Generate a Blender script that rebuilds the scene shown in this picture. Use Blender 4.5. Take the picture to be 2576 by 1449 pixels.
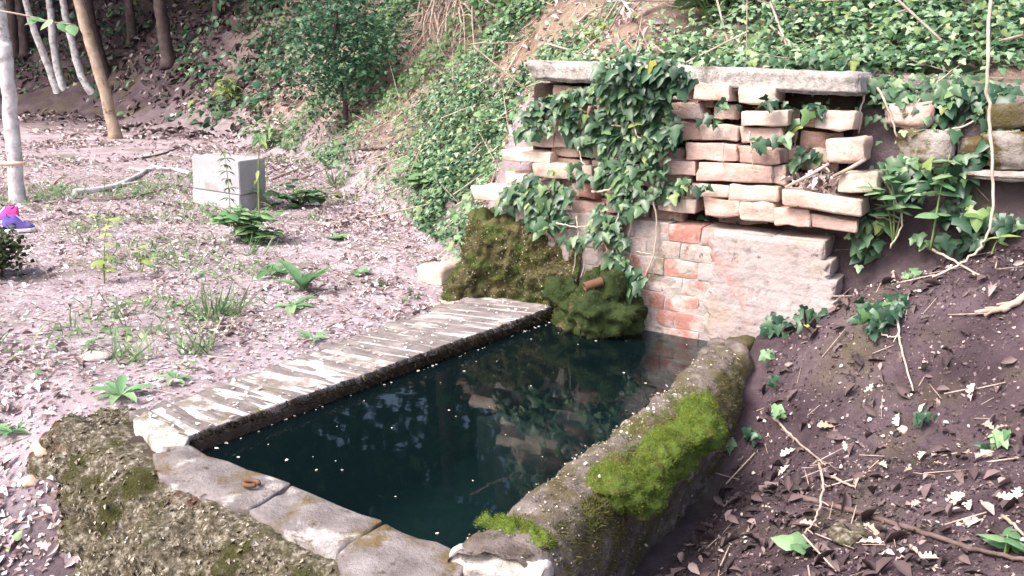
import bpy, bmesh, math, random
import numpy as np
from mathutils import Vector, Matrix, noise as mnoise
random.seed(7); rng = np.random.default_rng(11)
scene = bpy.context.scene
col = scene.collection
for o in list(bpy.data.objects): bpy.data.objects.remove(o)

# ------------------------------------------------------------------ camera
CAM_F = 2230.0 / 2576.0            # focal length in picture widths
PITCH = math.radians(14.0); ROLL = math.radians(1.3); EYE = 0.92   # z = 0 is the trough's coping
_c, _s = math.cos(PITCH), math.sin(PITCH)
FWD = np.array([0, _c, -_s]); _u0 = np.array([0, _s, _c]); _r0 = np.array([1.0, 0, 0])
RGT = math.cos(ROLL) * _r0 + math.sin(ROLL) * _u0
UPV = -math.sin(ROLL) * _r0 + math.cos(ROLL) * _u0
ORG = np.array([0, 0, EYE])
cd = bpy.data.cameras.new('camera'); cam = bpy.data.objects.new('camera', cd); col.objects.link(cam)
cd.sensor_width = 36; cd.lens = 36 * CAM_F; cd.clip_end = 600; cd.clip_start = 0.02
cam.matrix_world = Matrix(((RGT[0], UPV[0], -FWD[0], 0), (RGT[1], UPV[1], -FWD[1], 0), (RGT[2], UPV[2], -FWD[2], EYE), (0, 0, 0, 1)))
scene.camera = cam
scene.render.resolution_x = 1024; scene.render.resolution_y = 576

# ------------------------------------------------------------------ sky, sun, exposure
SUN_DIR = np.array([-0.62, -0.42, 0.95]); SUN_DIR /= np.linalg.norm(SUN_DIR)    # towards the sun
world = bpy.data.worlds.new('World'); scene.world = world; world.use_nodes = True
wn = world.node_tree; bg = wn.nodes['Background']
sky = wn.nodes.new('ShaderNodeTexSky'); sky.sky_type = 'NISHITA'; sky.sun_disc = False
sky.sun_elevation = math.asin(SUN_DIR[2]); sky.sun_rotation = math.atan2(SUN_DIR[0], SUN_DIR[1])
sky.air_density = 1.0; sky.dust_density = 6.0; sky.ozone_density = 0.6
wn.links.new(sky.outputs[0], bg.inputs[0]); bg.inputs[1].default_value = 0.135
sd = bpy.data.lights.new('sun', 'SUN'); sun = bpy.data.objects.new('sun', sd); col.objects.link(sun)
sd.energy = 1.45; sd.angle = math.radians(24); sd.color = (1.0, 0.965, 0.95)
sun.rotation_euler = Vector(-SUN_DIR).to_track_quat('-Z', 'Y').to_euler()
vs = scene.view_settings; vs.view_transform = 'Standard'; vs.look = 'None'; vs.exposure = 1.5; vs.gamma = 1.0
scene.render.engine = 'CYCLES'
scene.cycles.max_bounces = 6; scene.cycles.transparent_max_bounces = 8

# ------------------------------------------------------------------ finding places
def ray(x, y): return FWD + (x - 1288) / 2230.0 * RGT - (y - 724.5) / 2230.0 * UPV
def at_z(x, y, z):
    d = ray(x, y); return ORG + (z - EYE) / d[2] * d
WD = at_z(1370, 788, -.07); WC = at_z(1800, 865, -.07)
WDIR = WC - WD; WDIR[2] = 0; WDIR /= np.linalg.norm(WDIR)
WNRM = np.array([WDIR[1], -WDIR[0], 0])
def W(a, b, z): return np.array([WD[0] + a * WDIR[0] + b * WNRM[0], WD[1] + a * WDIR[1] + b * WNRM[1], z])
def on_wall(x, y, b=0.0):
    d = ray(x, y); t = (b - (ORG - WD) @ WNRM) / (d @ WNRM); return ORG + t * d
def wall_ab(p): q = np.asarray(p) - WD; return q @ WDIR, q @ WNRM
def S(e0, e1, x):
    t = np.clip((x - e0) / (e1 - e0), 0, 1); return t * t * (3 - 2 * t)

def _hash(ix, iy, seed):
    h = (ix.astype(np.int64) * 374761393 + iy.astype(np.int64) * 668265263 + seed * 1442695041) & 0x7fffffff
    h = ((h ^ (h >> 13)) * 1274126177) & 0x7fffffff
    return ((h ^ (h >> 16)) & 0xffff) / 65535.0
def vnoise(x, y, seed=0):
    x = np.asarray(x, float); y = np.asarray(y, float)
    ix = np.floor(x); iy = np.floor(y); fx = x - ix; fy = y - iy
    fx = fx * fx * (3 - 2 * fx); fy = fy * fy * (3 - 2 * fy)
    a = _hash(ix, iy, seed); b = _hash(ix + 1, iy, seed); c = _hash(ix, iy + 1, seed); d = _hash(ix + 1, iy + 1, seed)
    return (a + (b - a) * fx) * (1 - fy) + (c + (d - c) * fx) * fy
def fbm(x, y, seed=0, oct=4):
    v = 0; amp = .5
    for i in range(oct):
        v = v + amp * (vnoise(x, y, seed + i) - .5); x = x * 2.03; y = y * 2.03; amp *= .5
    return v

_foot = [W(9, 0, 0)[:2], W(-.36, 0, 0)[:2], (-.45, 4.75), (-1.0, 6.1), (-1.75, 7.9), (-3.4, 10.6), (-6.4, 13.2), (-12, 15.2), (-30, 19), (-70, 40), (-70, 120), (90, 120), (90, -2)]
def hill_dist(x, y):
    x = np.asarray(x, float); y = np.asarray(y, float)
    d = np.full(x.shape, 1e9); inside = np.zeros(x.shape, bool); n = len(_foot)
    for i in range(n):
        x0, y0 = _foot[i]; x1, y1 = _foot[(i + 1) % n]
        ex, ey = x1 - x0, y1 - y0; t = np.clip(((x - x0) * ex + (y - y0) * ey) / (ex * ex + ey * ey), 0, 1)
        dd = np.hypot(x - x0 - t * ex, y - y0 - t * ey)
        if i < 9: d = np.minimum(d, dd)
        cond = ((y0 > y) != (y1 > y))
        with np.errstate(divide='ignore', invalid='ignore'):
            xi = x0 + (y - y0) / (y1 - y0 + 1e-12) * ex
        inside ^= cond & (x < xi)
    return np.where(inside, d, -d)
def tz(x, y, fine=True):
    x = np.asarray(x, float); y = np.asarray(y, float)
    a = (x - WD[0]) * WDIR[0] + (y - WD[1]) * WDIR[1]; b = (x - WD[0]) * WNRM[0] + (y - WD[1]) * WNRM[1]
    g = -.025 - .37 * (1 - S(1.45, 2.45, y + .35 * np.clip(x + 1.2, -2, 0))) + .014 * np.clip(y - 5, 0, 60)
    g = np.where(a < -.9, g + .02 * fbm(x * .8, y * .8, 3), g)
    r = .03 - .36 * S(.1, .75, b) + .42 * np.clip(a - 1.0, 0, 3) + .10 * S(1.6, .2, b) * S(.95, 1.3, a)
    t = S(.5, .95, a)
    base = g * (1 - t) + r * t
    s = hill_dist(x, y); sp = np.clip(s, 0, None)
    bump = fbm(x * .55, y * .55, 21) * 1.0 + fbm(x * 1.7, y * 1.7, 31) * .32
    soft = np.minimum(sp, 2.2) * .98 + np.clip(sp - 2.2, 0, 9) * .62 + np.clip(sp - 11.2, 0, 30) * .25
    soft = soft + bump * S(.1, 1.2, sp) * np.minimum(1, .45 + sp * .25)
    scarp = (.9 + .03 * np.clip(a - 1.2, 0, 5)) * S(.03, .22, sp + .05 * fbm(x * 5, y * 5, 8))
    scarp = scarp + np.maximum(scarp * 0, np.clip(sp - .45, 0, 9) * .5 + np.clip(sp - 2.5, 0, 9) * .25 + bump * .6 * S(.4, 1.5, sp))
    k = S(-.75, -.1, a)
    hz = soft * (1 - k) + np.maximum(scarp - np.clip(base, 0, 1) * 0, 0) * k
    z = base + np.where(s > 0, np.maximum(hz - np.clip(base, 0, .6) * k * S(.03, .2, sp), 0), 0)
    if fine:
        z = z + .022 * fbm(x * 6, y * 6, 41, 3) + .010 * fbm(x * 22, y * 22, 51, 2) + .12 * S(.1, .5, sp) * fbm(x * 3, y * 3, 61, 3)
    # the trough is set into the ground
    inpool = S(-.02, .06, np.minimum(np.minimum(a + .12, .90 - a), np.minimum(b + .12, 1.86 - b)))
    z = z * (1 - inpool) + (-.62) * inpool
    return z
def tz1(x, y): return float(tz(np.array([x]), np.array([y]))[0])
def tnorm(x, y, e=.05):
    dx = (tz(x + e, y) - tz(x - e, y)) / (2 * e); dy = (tz(x, y + e) - tz(x, y - e)) / (2 * e)
    n = np.stack([-dx, -dy, np.ones_like(dx)], -1); return n / np.linalg.norm(n, axis=-1, keepdims=True)
def hit(x, y, far=40):
    d = ray(x, y); t = np.concatenate([np.arange(.8, 8, .01), np.arange(8, far, .03)])
    p = ORG[None] + t[:, None] * d[None]; below = p[:, 2] < tz(p[:, 0], p[:, 1])
    i = int(np.argmax(below)) if below.any() else len(t) - 1
    return p[i]

# ------------------------------------------------------------------ materials
def newmat(name):
    m = bpy.data.materials.new(name); m.use_nodes = True; return m, m.node_tree.nodes, m.node_tree.links, m.node_tree.nodes['Principled BSDF']
def ramp(N, stops, interp='LINEAR'):
    r = N.new('ShaderNodeValToRGB'); e = r.color_ramp; e.interpolation = interp
    while len(e.elements) < len(stops): e.elements.new(.5)
    for el, (p, c) in zip(e.elements, stops): el.position = p; el.color = (*c, 1)
    return r
def coords(N, L, world_space=False):
    tc = N.new('ShaderNodeTexCoord')
    if world_space:
        g = N.new('ShaderNodeNewGeometry'); return g.outputs['Position']
    oi = N.new('ShaderNodeObjectInfo'); mul = N.new('ShaderNodeMath'); mul.operation = 'MULTIPLY'; mul.inputs[1].default_value = 37
    L.new(oi.outputs['Random'], mul.inputs[0])
    add = N.new('ShaderNodeVectorMath'); add.operation = 'ADD'; L.new(tc.outputs['Object'], add.inputs[0]); L.new(mul.outputs[0], add.inputs[1])
    return add.outputs[0]
def noise_tex(N, L, vec, scale, detail=6, rough=.6):
    n = N.new('ShaderNodeTexNoise'); n.inputs['Scale'].default_value = scale; n.inputs['Detail'].default_value = detail
    n.inputs['Roughness'].default_value = rough; L.new(vec, n.inputs['Vector']); return n.outputs['Fac']
def surf(name, stops, scale=6, rough=.9, bump=.5, bscale=60, vary=.15, spec=.25, world_space=False, over=None, bdist=.01):
    """noise-coloured rough surface; over = list of (stops colour, scale, lo, hi) blotches laid over it"""
    m, N, L, P = newmat(name); vec = coords(N, L, world_space)
    r = ramp(N, stops); L.new(noise_tex(N, L, vec, scale), r.inputs[0]); c = r.outputs[0]
    for (colr, sc, lo, hi) in (over or []):
        f = noise_tex(N, L, vec, sc, 7, .65); mr = N.new('ShaderNodeMapRange'); mr.inputs[1].default_value = lo; mr.inputs[2].default_value = hi
        L.new(f, mr.inputs[0]); mx = N.new('ShaderNodeMix'); mx.data_type = 'RGBA'; L.new(mr.outputs[0], mx.inputs[0]); L.new(c, mx.inputs[6]); mx.inputs[7].default_value = (*colr, 1); c = mx.outputs[2]
    if vary:
        oi = N.new('ShaderNodeObjectInfo'); mr = N.new('ShaderNodeMapRange'); mr.inputs[3].default_value = 1 - vary; mr.inputs[4].default_value = 1 + vary
        L.new(oi.outputs['Random'], mr.inputs[0]); h = N.new('ShaderNodeHueSaturation'); L.new(c, h.inputs['Color']); L.new(mr.outputs[0], h.inputs['Value']); c = h.outputs[0]
    L.new(c, P.inputs['Base Color']); P.inputs['Roughness'].default_value = rough; P.inputs['Specular IOR Level'].default_value = spec
    if bump:
        b = N.new('ShaderNodeBump'); b.inputs['Strength'].default_value = bump; b.inputs['Distance'].default_value = bdist
        L.new(noise_tex(N, L, vec, bscale, 5, .7), b.inputs['Height']); L.new(b.outputs[0], P.inputs['Normal'])
    return m
def leafmat(name, stops, rough=.45, transl=.25, spec=.5, island=True):
    m, N, L, P = newmat(name)
    if island: src = N.new('ShaderNodeNewGeometry').outputs['Random Per Island']
    else: src = N.new('ShaderNodeObjectInfo').outputs['Random']
    r = ramp(N, stops); L.new(src, r.inputs[0])
    g = N.new('ShaderNodeNewGeometry'); f = noise_tex(N, L, g.outputs['Position'], 45, 3); mr = N.new('ShaderNodeMapRange'); mr.inputs[3].default_value = .75; mr.inputs[4].default_value = 1.25; L.new(f, mr.inputs[0])
    h = N.new('ShaderNodeHueSaturation'); L.new(r.outputs[0], h.inputs['Color']); L.new(mr.outputs[0], h.inputs['Value'])
    L.new(h.outputs[0], P.inputs['Base Color']); P.inputs['Roughness'].default_value = rough; P.inputs['Specular IOR Level'].default_value = spec
    if transl:
        t = N.new('ShaderNodeBsdfTranslucent'); L.new(h.outputs[0], t.inputs[0]); mx = N.new('ShaderNodeMixShader'); mx.inputs[0].default_value = transl
        out = N['Material Output']; L.new(P.outputs[0], mx.inputs[1]); L.new(t.outputs[0], mx.inputs[2]); L.new(mx.outputs[0], out.inputs[0])
    return m

IVY = [(0, (.022, .062, .032)), (.35, (.045, .11, .055)), (.7, (.085, .17, .085)), (.92, (.14, .24, .10)), (1, (.26, .33, .10))]
M = {}
M['ivy'] = leafmat('ivy_leaves', IVY, .38)
M['ivy_obj'] = leafmat('ivy_leaf', [(0, (.016, .052, .028)), (.5, (.032, .09, .048)), (.85, (.06, .14, .07)), (.97, (.14, .25, .08)), (1, (.3, .3, .05))], .36, island=False)
M['ivy_light'] = leafmat('light_ivy', [(0, (.10, .21, .11)), (.5, (.19, .32, .18)), (1, (.38, .48, .30))], .4, .3)
M['weed'] = leafmat('weed_leaves', [(0, (.09, .20, .08)), (.6, (.16, .30, .13)), (1, (.28, .40, .18))], .45, .35)
M['weed_obj'] = leafmat('weed_leaf', [(0, (.12, .26, .12)), (.6, (.20, .36, .18)), (1, (.32, .45, .24))], .45, .35, island=False)
M['yellow_obj'] = leafmat('yellow_leaf', [(0, (.26, .36, .10)), (1, (.42, .50, .20))], .5, .35, island=False)
M['sapling'] = leafmat('sapling_leaves', [(0, (.025, .08, .045)), (.7, (.05, .14, .075)), (1, (.12, .23, .11))], .4, .2)
M['crown'] = leafmat('crown_leaves', [(0, (.03, .08, .02)), (1, (.09, .18, .04))], .5, .35)
M['litter'] = leafmat('dry_litter', [(0, (.13, .085, .085)), (.2, (.27, .195, .195)), (.5, (.45, .36, .37)), (.8, (.62, .53, .54)), (1, (.82, .76, .77))], .8, .1, .2)
M['litter_dark'] = leafmat('damp_litter', [(0, (.03, .02, .022)), (.5, (.085, .058, .062)), (.85, (.17, .122, .125)), (1, (.46, .37, .36))], .7, .05, .3)
M['oak_obj'] = leafmat('oak_leaf', [(0, (.36, .25, .19)), (.5, (.56, .43, .36)), (1, (.72, .62, .55))], .75, .1, .2, island=False)
M['petal'] = leafmat('petals', [(0, (.6, .56, .48)), (1, (.85, .82, .76))], .6, .2)
M['grass'] = leafmat('grass_blades', [(0, (.10, .19, .08)), (.7, (.20, .31, .15)), (1, (.40, .42, .27))], .5, .3)
M['moss_fibre'] = leafmat('moss_fibres', [(0, (.06, .10, .012)), (.5, (.13, .20, .025)), (.85, (.24, .30, .05)), (1, (.22, .16, .06))], .8, .3, .2)
M['moss_dim'] = leafmat('dull_moss_fibres', [(0, (.05, .055, .018)), (.6, (.095, .10, .03)), (1, (.17, .15, .07))], .9, .15, .1)
M['moss'] = surf('moss', [(.3, (.05, .08, .015)), (.7, (.12, .18, .03))], 30, .95, .8, 120, over=[((.11, .075, .035), 9, .56, .66)])
M['grain'] = leafmat('stone_grains', [(0, (.05, .04, .025)), (.4, (.15, .125, .09)), (.75, (.30, .26, .20)), (1, (.58, .53, .46))], .9, 0, .2)
M['moss_black'] = leafmat('dark_wet_moss', [(0, (.012, .009, .007)), (.8, (.035, .026, .02)), (1, (.06, .06, .02))], .8, .1, .2)
M['moss_dark'] = surf('old_moss', [(.3, (.045, .04, .018)), (.5, (.085, .075, .032)), (.7, (.14, .12, .055))], 14, .95, .9, 90, over=[((.06, .09, .02), 9, .5, .6)])
M['moss_green'] = surf('deep_moss', [(.3, (.018, .034, .010)), (.7, (.048, .072, .022))], 20, .95, .9, 110, over=[((.16, .11, .06), 7, .58, .66)])
M['brick'] = surf('old_brick', [(.25, (.37, .215, .18)), (.5, (.52, .355, .31)), (.75, (.64, .50, .455))], 9, .9, .7, 60, .16, over=[((.66, .56, .52), 13, .52, .70), ((.24, .19, .13), 6, .6, .7), ((.12, .09, .075), 40, .64, .72)])
M['brick_pale'] = surf('pale_brick', [(.25, (.47, .345, .29)), (.5, (.61, .485, .42)), (.75, (.73, .635, .58))], 9, .9, .7, 60, .14, over=[((.48, .29, .24), 5, .55, .66), ((.28, .23, .15), 6, .62, .72), ((.13, .10, .08), 40, .65, .73)])
M['brick_red'] = surf('red_brick', [(.3, (.30, .13, .105)), (.7, (.45, .22, .18))], 12, .9, .5, 80, .12, over=[((.52, .45, .42), 9, .48, .64), ((.15, .11, .07), 7, .6, .7)])
M['lime'] = surf('limewashed_brick', [(.3, (.30, .245, .225)), (.5, (.42, .35, .33)), (.7, (.54, .48, .46))], 12, .9, .7, 70, .03, world_space=True, over=[((.37, .18, .15), 7, .49, .60), ((.14, .11, .05), 5, .55, .67), ((.10, .075, .06), 22, .60, .70)])
M['plaster'] = surf('grey_plaster', [(.3, (.29, .235, .235)), (.5, (.39, .335, .335)), (.75, (.49, .44, .445))], 8, .9, .6, 70, .04, world_space=True, over=[((.42, .23, .205), 5.5, .55, .63), ((.34, .27, .22), 4, .50, .66), ((.15, .125, .07), 3.4, .56, .68), ((.19, .165, .155), 11, .58, .70), ((.13, .10, .085), 26, .60, .70)])
M['mortar'] = surf('mortar', [(.3, (.27, .23, .21)), (.7, (.46, .41, .39))], 14, .95, .8, 90, 0, world_space=True, over=[((.14, .11, .05), 5, .54, .66)])
M['earth_core'] = surf('dark_earth', [(.3, (.02, .015, .011)), (.7, (.06, .042, .032))], 9, .95, .8, 50, 0)
M['concrete'] = surf('concrete_block', [(.3, (.33, .325, .345)), (.7, (.44, .43, .45))], 5, .9, .35, 120, .04, over=[((.24, .20, .18), 5, .54, .70), ((.18, .165, .16), 30, .62, .70)])
M['slab'] = surf('weathered_concrete', [(.3, (.26, .235, .22)), (.5, (.42, .39, .37)), (.7, (.58, .55, .53))], 55, .95, .9, 130, 0, over=[((.14, .12, .10), 9, .58, .7)])
M['coping'] = surf('worn_coping_brick', [(.3, (.115, .096, .096)), (.5, (.185, .16, .16)), (.7, (.27, .235, .235))], 16, .85, .6, 80, .16, over=[((.34, .31, .29), 8, .6, .72), ((.16, .15, .08), 7, .6, .7)])
M['coping_mortar'] = surf('pale_mortar', [(.3, (.36, .325, .315)), (.7, (.62, .58, .57))], 22, .9, .6, 90, 0, over=[((.20, .17, .15), 9, .48, .62)])
M['rim'] = surf('mossy_stone_rim', [(.3, (.085, .066, .058)), (.5, (.15, .123, .113)), (.7, (.25, .215, .20))], 22, .9, .9, 90, .06, over=[((.085, .07, .028), 5, .46, .60), ((.40, .36, .34), 10, .62, .70), ((.04, .03, .025), 30, .60, .70)])
M['rim_slab'] = surf('grey_rim_stone', [(.3, (.11, .093, .093)), (.5, (.185, .162, .163)), (.7, (.28, .255, .256))], 11, .9, .8, 70, .04, world_space=True, over=[((.13, .095, .045), 6, .52, .62), ((.46, .43, .42), 7, .58, .68), ((.07, .055, .045), 24, .60, .68)])
M['white_lime'] = surf('white_lime', [(.3, (.34, .30, .28)), (.7, (.62, .58, .55))], 22, .85, .8, 60, 0, over=[((.20, .165, .12), 9, .52, .64), ((.09, .07, .05), 20, .60, .68)])
M['tufa'] = surf('encrusted_tufa', [(.3, (.045, .036, .024)), (.45, (.13, .11, .075)), (.55, (.23, .20, .15)), (.66, (.50, .46, .39))], 70, .95, 1.0, 110, 0, bdist=.02, over=[((.07, .068, .02), 6, .50, .60), ((.14, .06, .04), 4, .60, .68), ((.02, .015, .012), 9, .60, .68)])
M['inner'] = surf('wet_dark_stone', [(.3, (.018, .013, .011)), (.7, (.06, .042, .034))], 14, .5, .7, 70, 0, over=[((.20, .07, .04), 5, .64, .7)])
M['floor'] = surf('silt', [(.3, (.012, .024, .026)), (.7, (.035, .06, .06))], 9, .9, .4, 40, 0)
M['sunk'] = surf('sunken_brick', [(.3, (.07, .055, .055)), (.7, (.16, .12, .12))], 10, .9, .4, 60)
M['bark_pale'] = surf('pale_bark', [(.3, (.30, .27, .275)), (.5, (.60, .57, .58)), (.7, (.80, .78, .79))], 14, .85, .7, 50, .08, over=[((.20, .17, .165), 11, .58, .66)])
M['bark_tan'] = surf('tan_bark', [(.3, (.25, .18, .13)), (.7, (.46, .37, .29))], 12, .85, .8, 40, .08, over=[((.13, .09, .065), 10, .58, .68)])
M['bark_dark'] = surf('dark_bark', [(.3, (.05, .035, .035)), (.7, (.14, .10, .10))], 12, .9, .7, 50, .1)
M['twig'] = surf('dry_twig', [(.3, (.26, .19, .15)), (.7, (.52, .43, .37))], 20, .85, .3, 80, .25)
M['twig_dark'] = surf('dark_twig', [(.3, (.09, .06, .055)), (.7, (.22, .16, .15))], 20, .85, .3, 80, .2)
M['vine'] = surf('dry_vine', [(.3, (.34, .27, .22)), (.7, (.56, .48, .41))], 20, .8, .3, 80, .1)
M['stem'] = surf('green_stem', [(.3, (.10, .16, .05)), (.7, (.22, .28, .11))], 20, .7, 0, 80, .1)
M['stone'] = surf('tan_stone', [(.3, (.48, .34, .24)), (.7, (.70, .57, .46))], 12, .8, .3, 60, .1)
M['stone_grey'] = surf('old_wall_stone', [(.3, (.19, .16, .145)), (.5, (.31, .28, .265)), (.7, (.50, .47, .455))], 14, .9, .9, 60, .12, over=[((.10, .075, .035), 7, .47, .56), ((.07, .055, .045), 28, .6, .7)])
M['terracotta'] = surf('terracotta', [(.3, (.16, .06, .035)), (.7, (.34, .15, .09))], 14, .8, .3, 80, 0)
M['wood'] = surf('cut_wood', [(.3, (.62, .46, .32)), (.7, (.75, .60, .44))], 14, .7, .2, 80, 0)
M['rust'] = surf('rusty_metal', [(.3, (.10, .05, .03)), (.7, (.20, .10, .06))], 14, .8, .3, 80, 0)
M['shoe_purple'] = surf('purple_fabric', [(.3, (.09, .06, .28)), (.7, (.14, .10, .36))], 30, .8, .2, 200, 0)
M['shoe_pink'] = surf('pink_fabric', [(.3, (.62, .04, .26)), (.7, (.75, .08, .34))], 30, .8, .2, 200, 0)
M['shoe_white'] = surf('white_rubber', [(.3, (.74, .72, .75)), (.7, (.82, .80, .82))], 10, .6, .1, 60, 0)
M['shoe_dark'] = surf('dark_lining', [(.3, (.03, .02, .06)), (.7, (.06, .05, .10))], 10, .9, .1, 60, 0)
M['weed_yellow'] = leafmat('yellow_green_undergrowth', [(0, (.11, .21, .07)), (.6, (.20, .31, .12)), (1, (.34, .43, .20))], .5, .35)
M['shrub'] = leafmat('dark_shrub', [(0, (.012, .025, .008)), (.7, (.04, .065, .02)), (1, (.12, .15, .05))], .6, .15)

def ground_mat():
    m, N, L, P = newmat('forest_soil'); g = N.new('ShaderNodeNewGeometry'); vec = g.outputs['Position']
    dry = ramp(N, [(.28, (.21, .16, .18)), (.5, (.36, .295, .33)), (.72, (.50, .43, .47))]); L.new(noise_tex(N, L, vec, 5, 8, .7), dry.inputs[0])
    wet_shade = ramp(N, [(.28, (.032, .021, .027)), (.5, (.082, .057, .068)), (.72, (.155, .117, .133))]); L.new(noise_tex(N, L, vec, 4, 8, .7), wet_shade.inputs[0])  # damp soil tone that also carries painted tree shade
    bank = ramp(N, [(.28, (.15, .10, .08)), (.5, (.31, .22, .18)), (.72, (.46, .35, .30))]); L.new(noise_tex(N, L, vec, 4, 8, .7), bank.inputs[0])
    at = N.new('ShaderNodeAttribute'); at.attribute_name = 'soil'; sp = N.new('ShaderNodeSeparateColor'); L.new(at.outputs['Color'], sp.inputs[0])
    m1 = N.new('ShaderNodeMix'); m1.data_type = 'RGBA'; L.new(sp.outputs[0], m1.inputs[0]); L.new(dry.outputs[0], m1.inputs[6]); L.new(wet_shade.outputs[0], m1.inputs[7])
    m2 = N.new('ShaderNodeMix'); m2.data_type = 'RGBA'; L.new(sp.outputs[1], m2.inputs[0]); L.new(m1.outputs[2], m2.inputs[6]); L.new(bank.outputs[0], m2.inputs[7])
    f = noise_tex(N, L, vec, 2.1, 6, .6); mr = N.new('ShaderNodeMapRange'); mr.inputs[1].default_value = .52; mr.inputs[2].default_value = .68; L.new(f, mr.inputs[0])
    mm = N.new('ShaderNodeMath'); mm.operation = 'MULTIPLY'; mm.inputs[1].default_value = .55; L.new(mr.outputs[0], mm.inputs[0])
    m3 = N.new('ShaderNodeMix'); m3.data_type = 'RGBA'; L.new(mm.outputs[0], m3.inputs[0]); L.new(m2.outputs[2], m3.inputs[6]); m3.inputs[7].default_value = (.11, .10, .045, 1)
    L.new(m3.outputs[2], P.inputs['Base Color']); P.inputs['Roughness'].default_value = .95; P.inputs['Specular IOR Level'].default_value = .2
    b = N.new('ShaderNodeBump'); b.inputs['Strength'].default_value = .8; b.inputs['Distance'].default_value = .02; L.new(noise_tex(N, L, vec, 45, 6, .75), b.inputs['Height']); L.new(b.outputs[0], P.inputs['Normal'])
    return m
M['ground'] = ground_mat()
def water_mat():
    m, N, L, P = newmat('dark_clear_water'); N.remove(P); out = N['Material Output']
    g = N.new('ShaderNodeNewGeometry')
    b = N.new('ShaderNodeBump'); b.inputs['Strength'].default_value = .03; b.inputs['Distance'].default_value = .01; L.new(noise_tex(N, L, g.outputs['Position'], 9, 2), b.inputs['Height'])
    gl = N.new('ShaderNodeBsdfGlossy'); gl.inputs['Roughness'].default_value = .03; gl.inputs['Color'].default_value = (.95, .97, 1, 1); L.new(b.outputs[0], gl.inputs['Normal'])
    tr = N.new('ShaderNodeBsdfTransparent'); tr.inputs[0].default_value = (.36, .52, .52, 1)
    fr = N.new('ShaderNodeFresnel'); fr.inputs[0].default_value = 1.33; L.new(b.outputs[0], fr.inputs['Normal'])
    df = N.new('ShaderNodeBsdfDiffuse'); df.inputs[0].default_value = (.006, .017, .020, 1); mk = N.new('ShaderNodeMixShader'); mk.inputs[0].default_value = .30; L.new(tr.outputs[0], mk.inputs[1]); L.new(df.outputs[0], mk.inputs[2])
    mx = N.new('ShaderNodeMixShader'); L.new(fr.outputs[0], mx.inputs[0]); L.new(mk.outputs[0], mx.inputs[1]); L.new(gl.outputs[0], mx.inputs[2]); L.new(mx.outputs[0], out.inputs[0])
    return m
M['water'] = water_mat()

# ------------------------------------------------------------------ object helpers
def props(o, label=None, cat=None, group=None, kind=None):
    if label: o['label'] = label
    if cat: o['category'] = cat
    if group: o['group'] = group
    if kind: o['kind'] = kind
    return o
def thing(name, label, cat, loc, group=None):
    o = bpy.data.objects.new(name, None); col.objects.link(o); o.location = Vector(loc); o.empty_display_size = .05
    return props(o, label, cat, group)
def mesh_np(name, V, F):
    V = np.asarray(V, np.float32); F = np.asarray(F, np.int32); k = F.shape[1]
    me = bpy.data.meshes.new(name); me.vertices.add(len(V)); me.vertices.foreach_set('co', V.ravel())
    me.loops.add(F.size); me.loops.foreach_set('vertex_index', F.ravel())
    me.polygons.add(len(F)); me.polygons.foreach_set('loop_start', np.arange(0, F.size, k, dtype=np.int32)); me.update(calc_edges=True)
    return me
def link(name, me, mat, parent=None, loc=(0, 0, 0), smooth=True):
    if mat is not None and not me.materials: me.materials.append(mat)
    if smooth: me.polygons.foreach_set('use_smooth', [True] * len(me.polygons))
    o = bpy.data.objects.new(name, me); col.objects.link(o)
    if parent is not None: o.parent = parent; o.location = Vector(loc) - parent_world(parent)
    else: o.location = Vector(loc)
    return o
def parent_world(p):
    v = Vector(p.location)
    while p.parent: p = p.parent; v = v + Vector(p.location)
    return v
def build(name, V, F, mat, parent=None, smooth=True):
    """V in world space; the object's origin goes to the middle of its base"""
    V = np.asarray(V, float); c = np.array([V[:, 0].mean(), V[:, 1].mean(), V[:, 2].min()])
    if isinstance(F, np.ndarray): me = mesh_np(name, V - c, F)
    else: me = bpy.data.meshes.new(name); me.from_pydata((V - c).tolist(), [], F); me.update()
    return link(name, me, mat, parent, c, smooth)
def build_bm(name, bm, mat, parent=None, smooth=False):
    V = np.array([v.co[:] for v in bm.verts]); c = np.array([V[:, 0].mean(), V[:, 1].mean(), V[:, 2].min()])
    for v in bm.verts: v.co -= Vector(c)
    me = bpy.data.meshes.new(name); bm.to_mesh(me); bm.free(); return link(name, me, mat, parent, c, smooth)

def tube(pts, rad, sides=6, cap=True, wob=0.0):
    pts = [Vector(p) for p in pts]; n = len(pts); V = []; F = []
    if not hasattr(rad, '__len__'): rad = [rad] * n
    prev = None
    for i, p in enumerate(pts):
        t = (pts[min(i + 1, n - 1)] - pts[max(i - 1, 0)]).normalized()
        if prev is None: prev = t.orthogonal().normalized()
        prev = (prev - t * prev.dot(t)); prev = prev.normalized() if prev.length > 1e-5 else t.orthogonal().normalized()
        q = t.cross(prev)
        for k in range(sides):
            an = 2 * math.pi * k / sides; rr = rad[i] * (1 + wob * random.uniform(-1, 1))
            V.append(tuple(p + (prev * math.cos(an) + q * math.sin(an)) * rr))
    for i in range(n - 1):
        for k in range(sides):
            k2 = (k + 1) % sides; F.append((i * sides + k, i * sides + k2, (i + 1) * sides + k2, (i + 1) * sides + k))
    if cap: F.append(tuple(range(sides))[::-1]); F.append(tuple((n - 1) * sides + k for k in range(sides)))
    return V, F
def join(parts):
    V = []; F = []
    for v, f in parts:
        o = len(V); V += [tuple(x) for x in v]; F += [tuple(i + o for i in ff) for ff in f]
    return V, F
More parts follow.
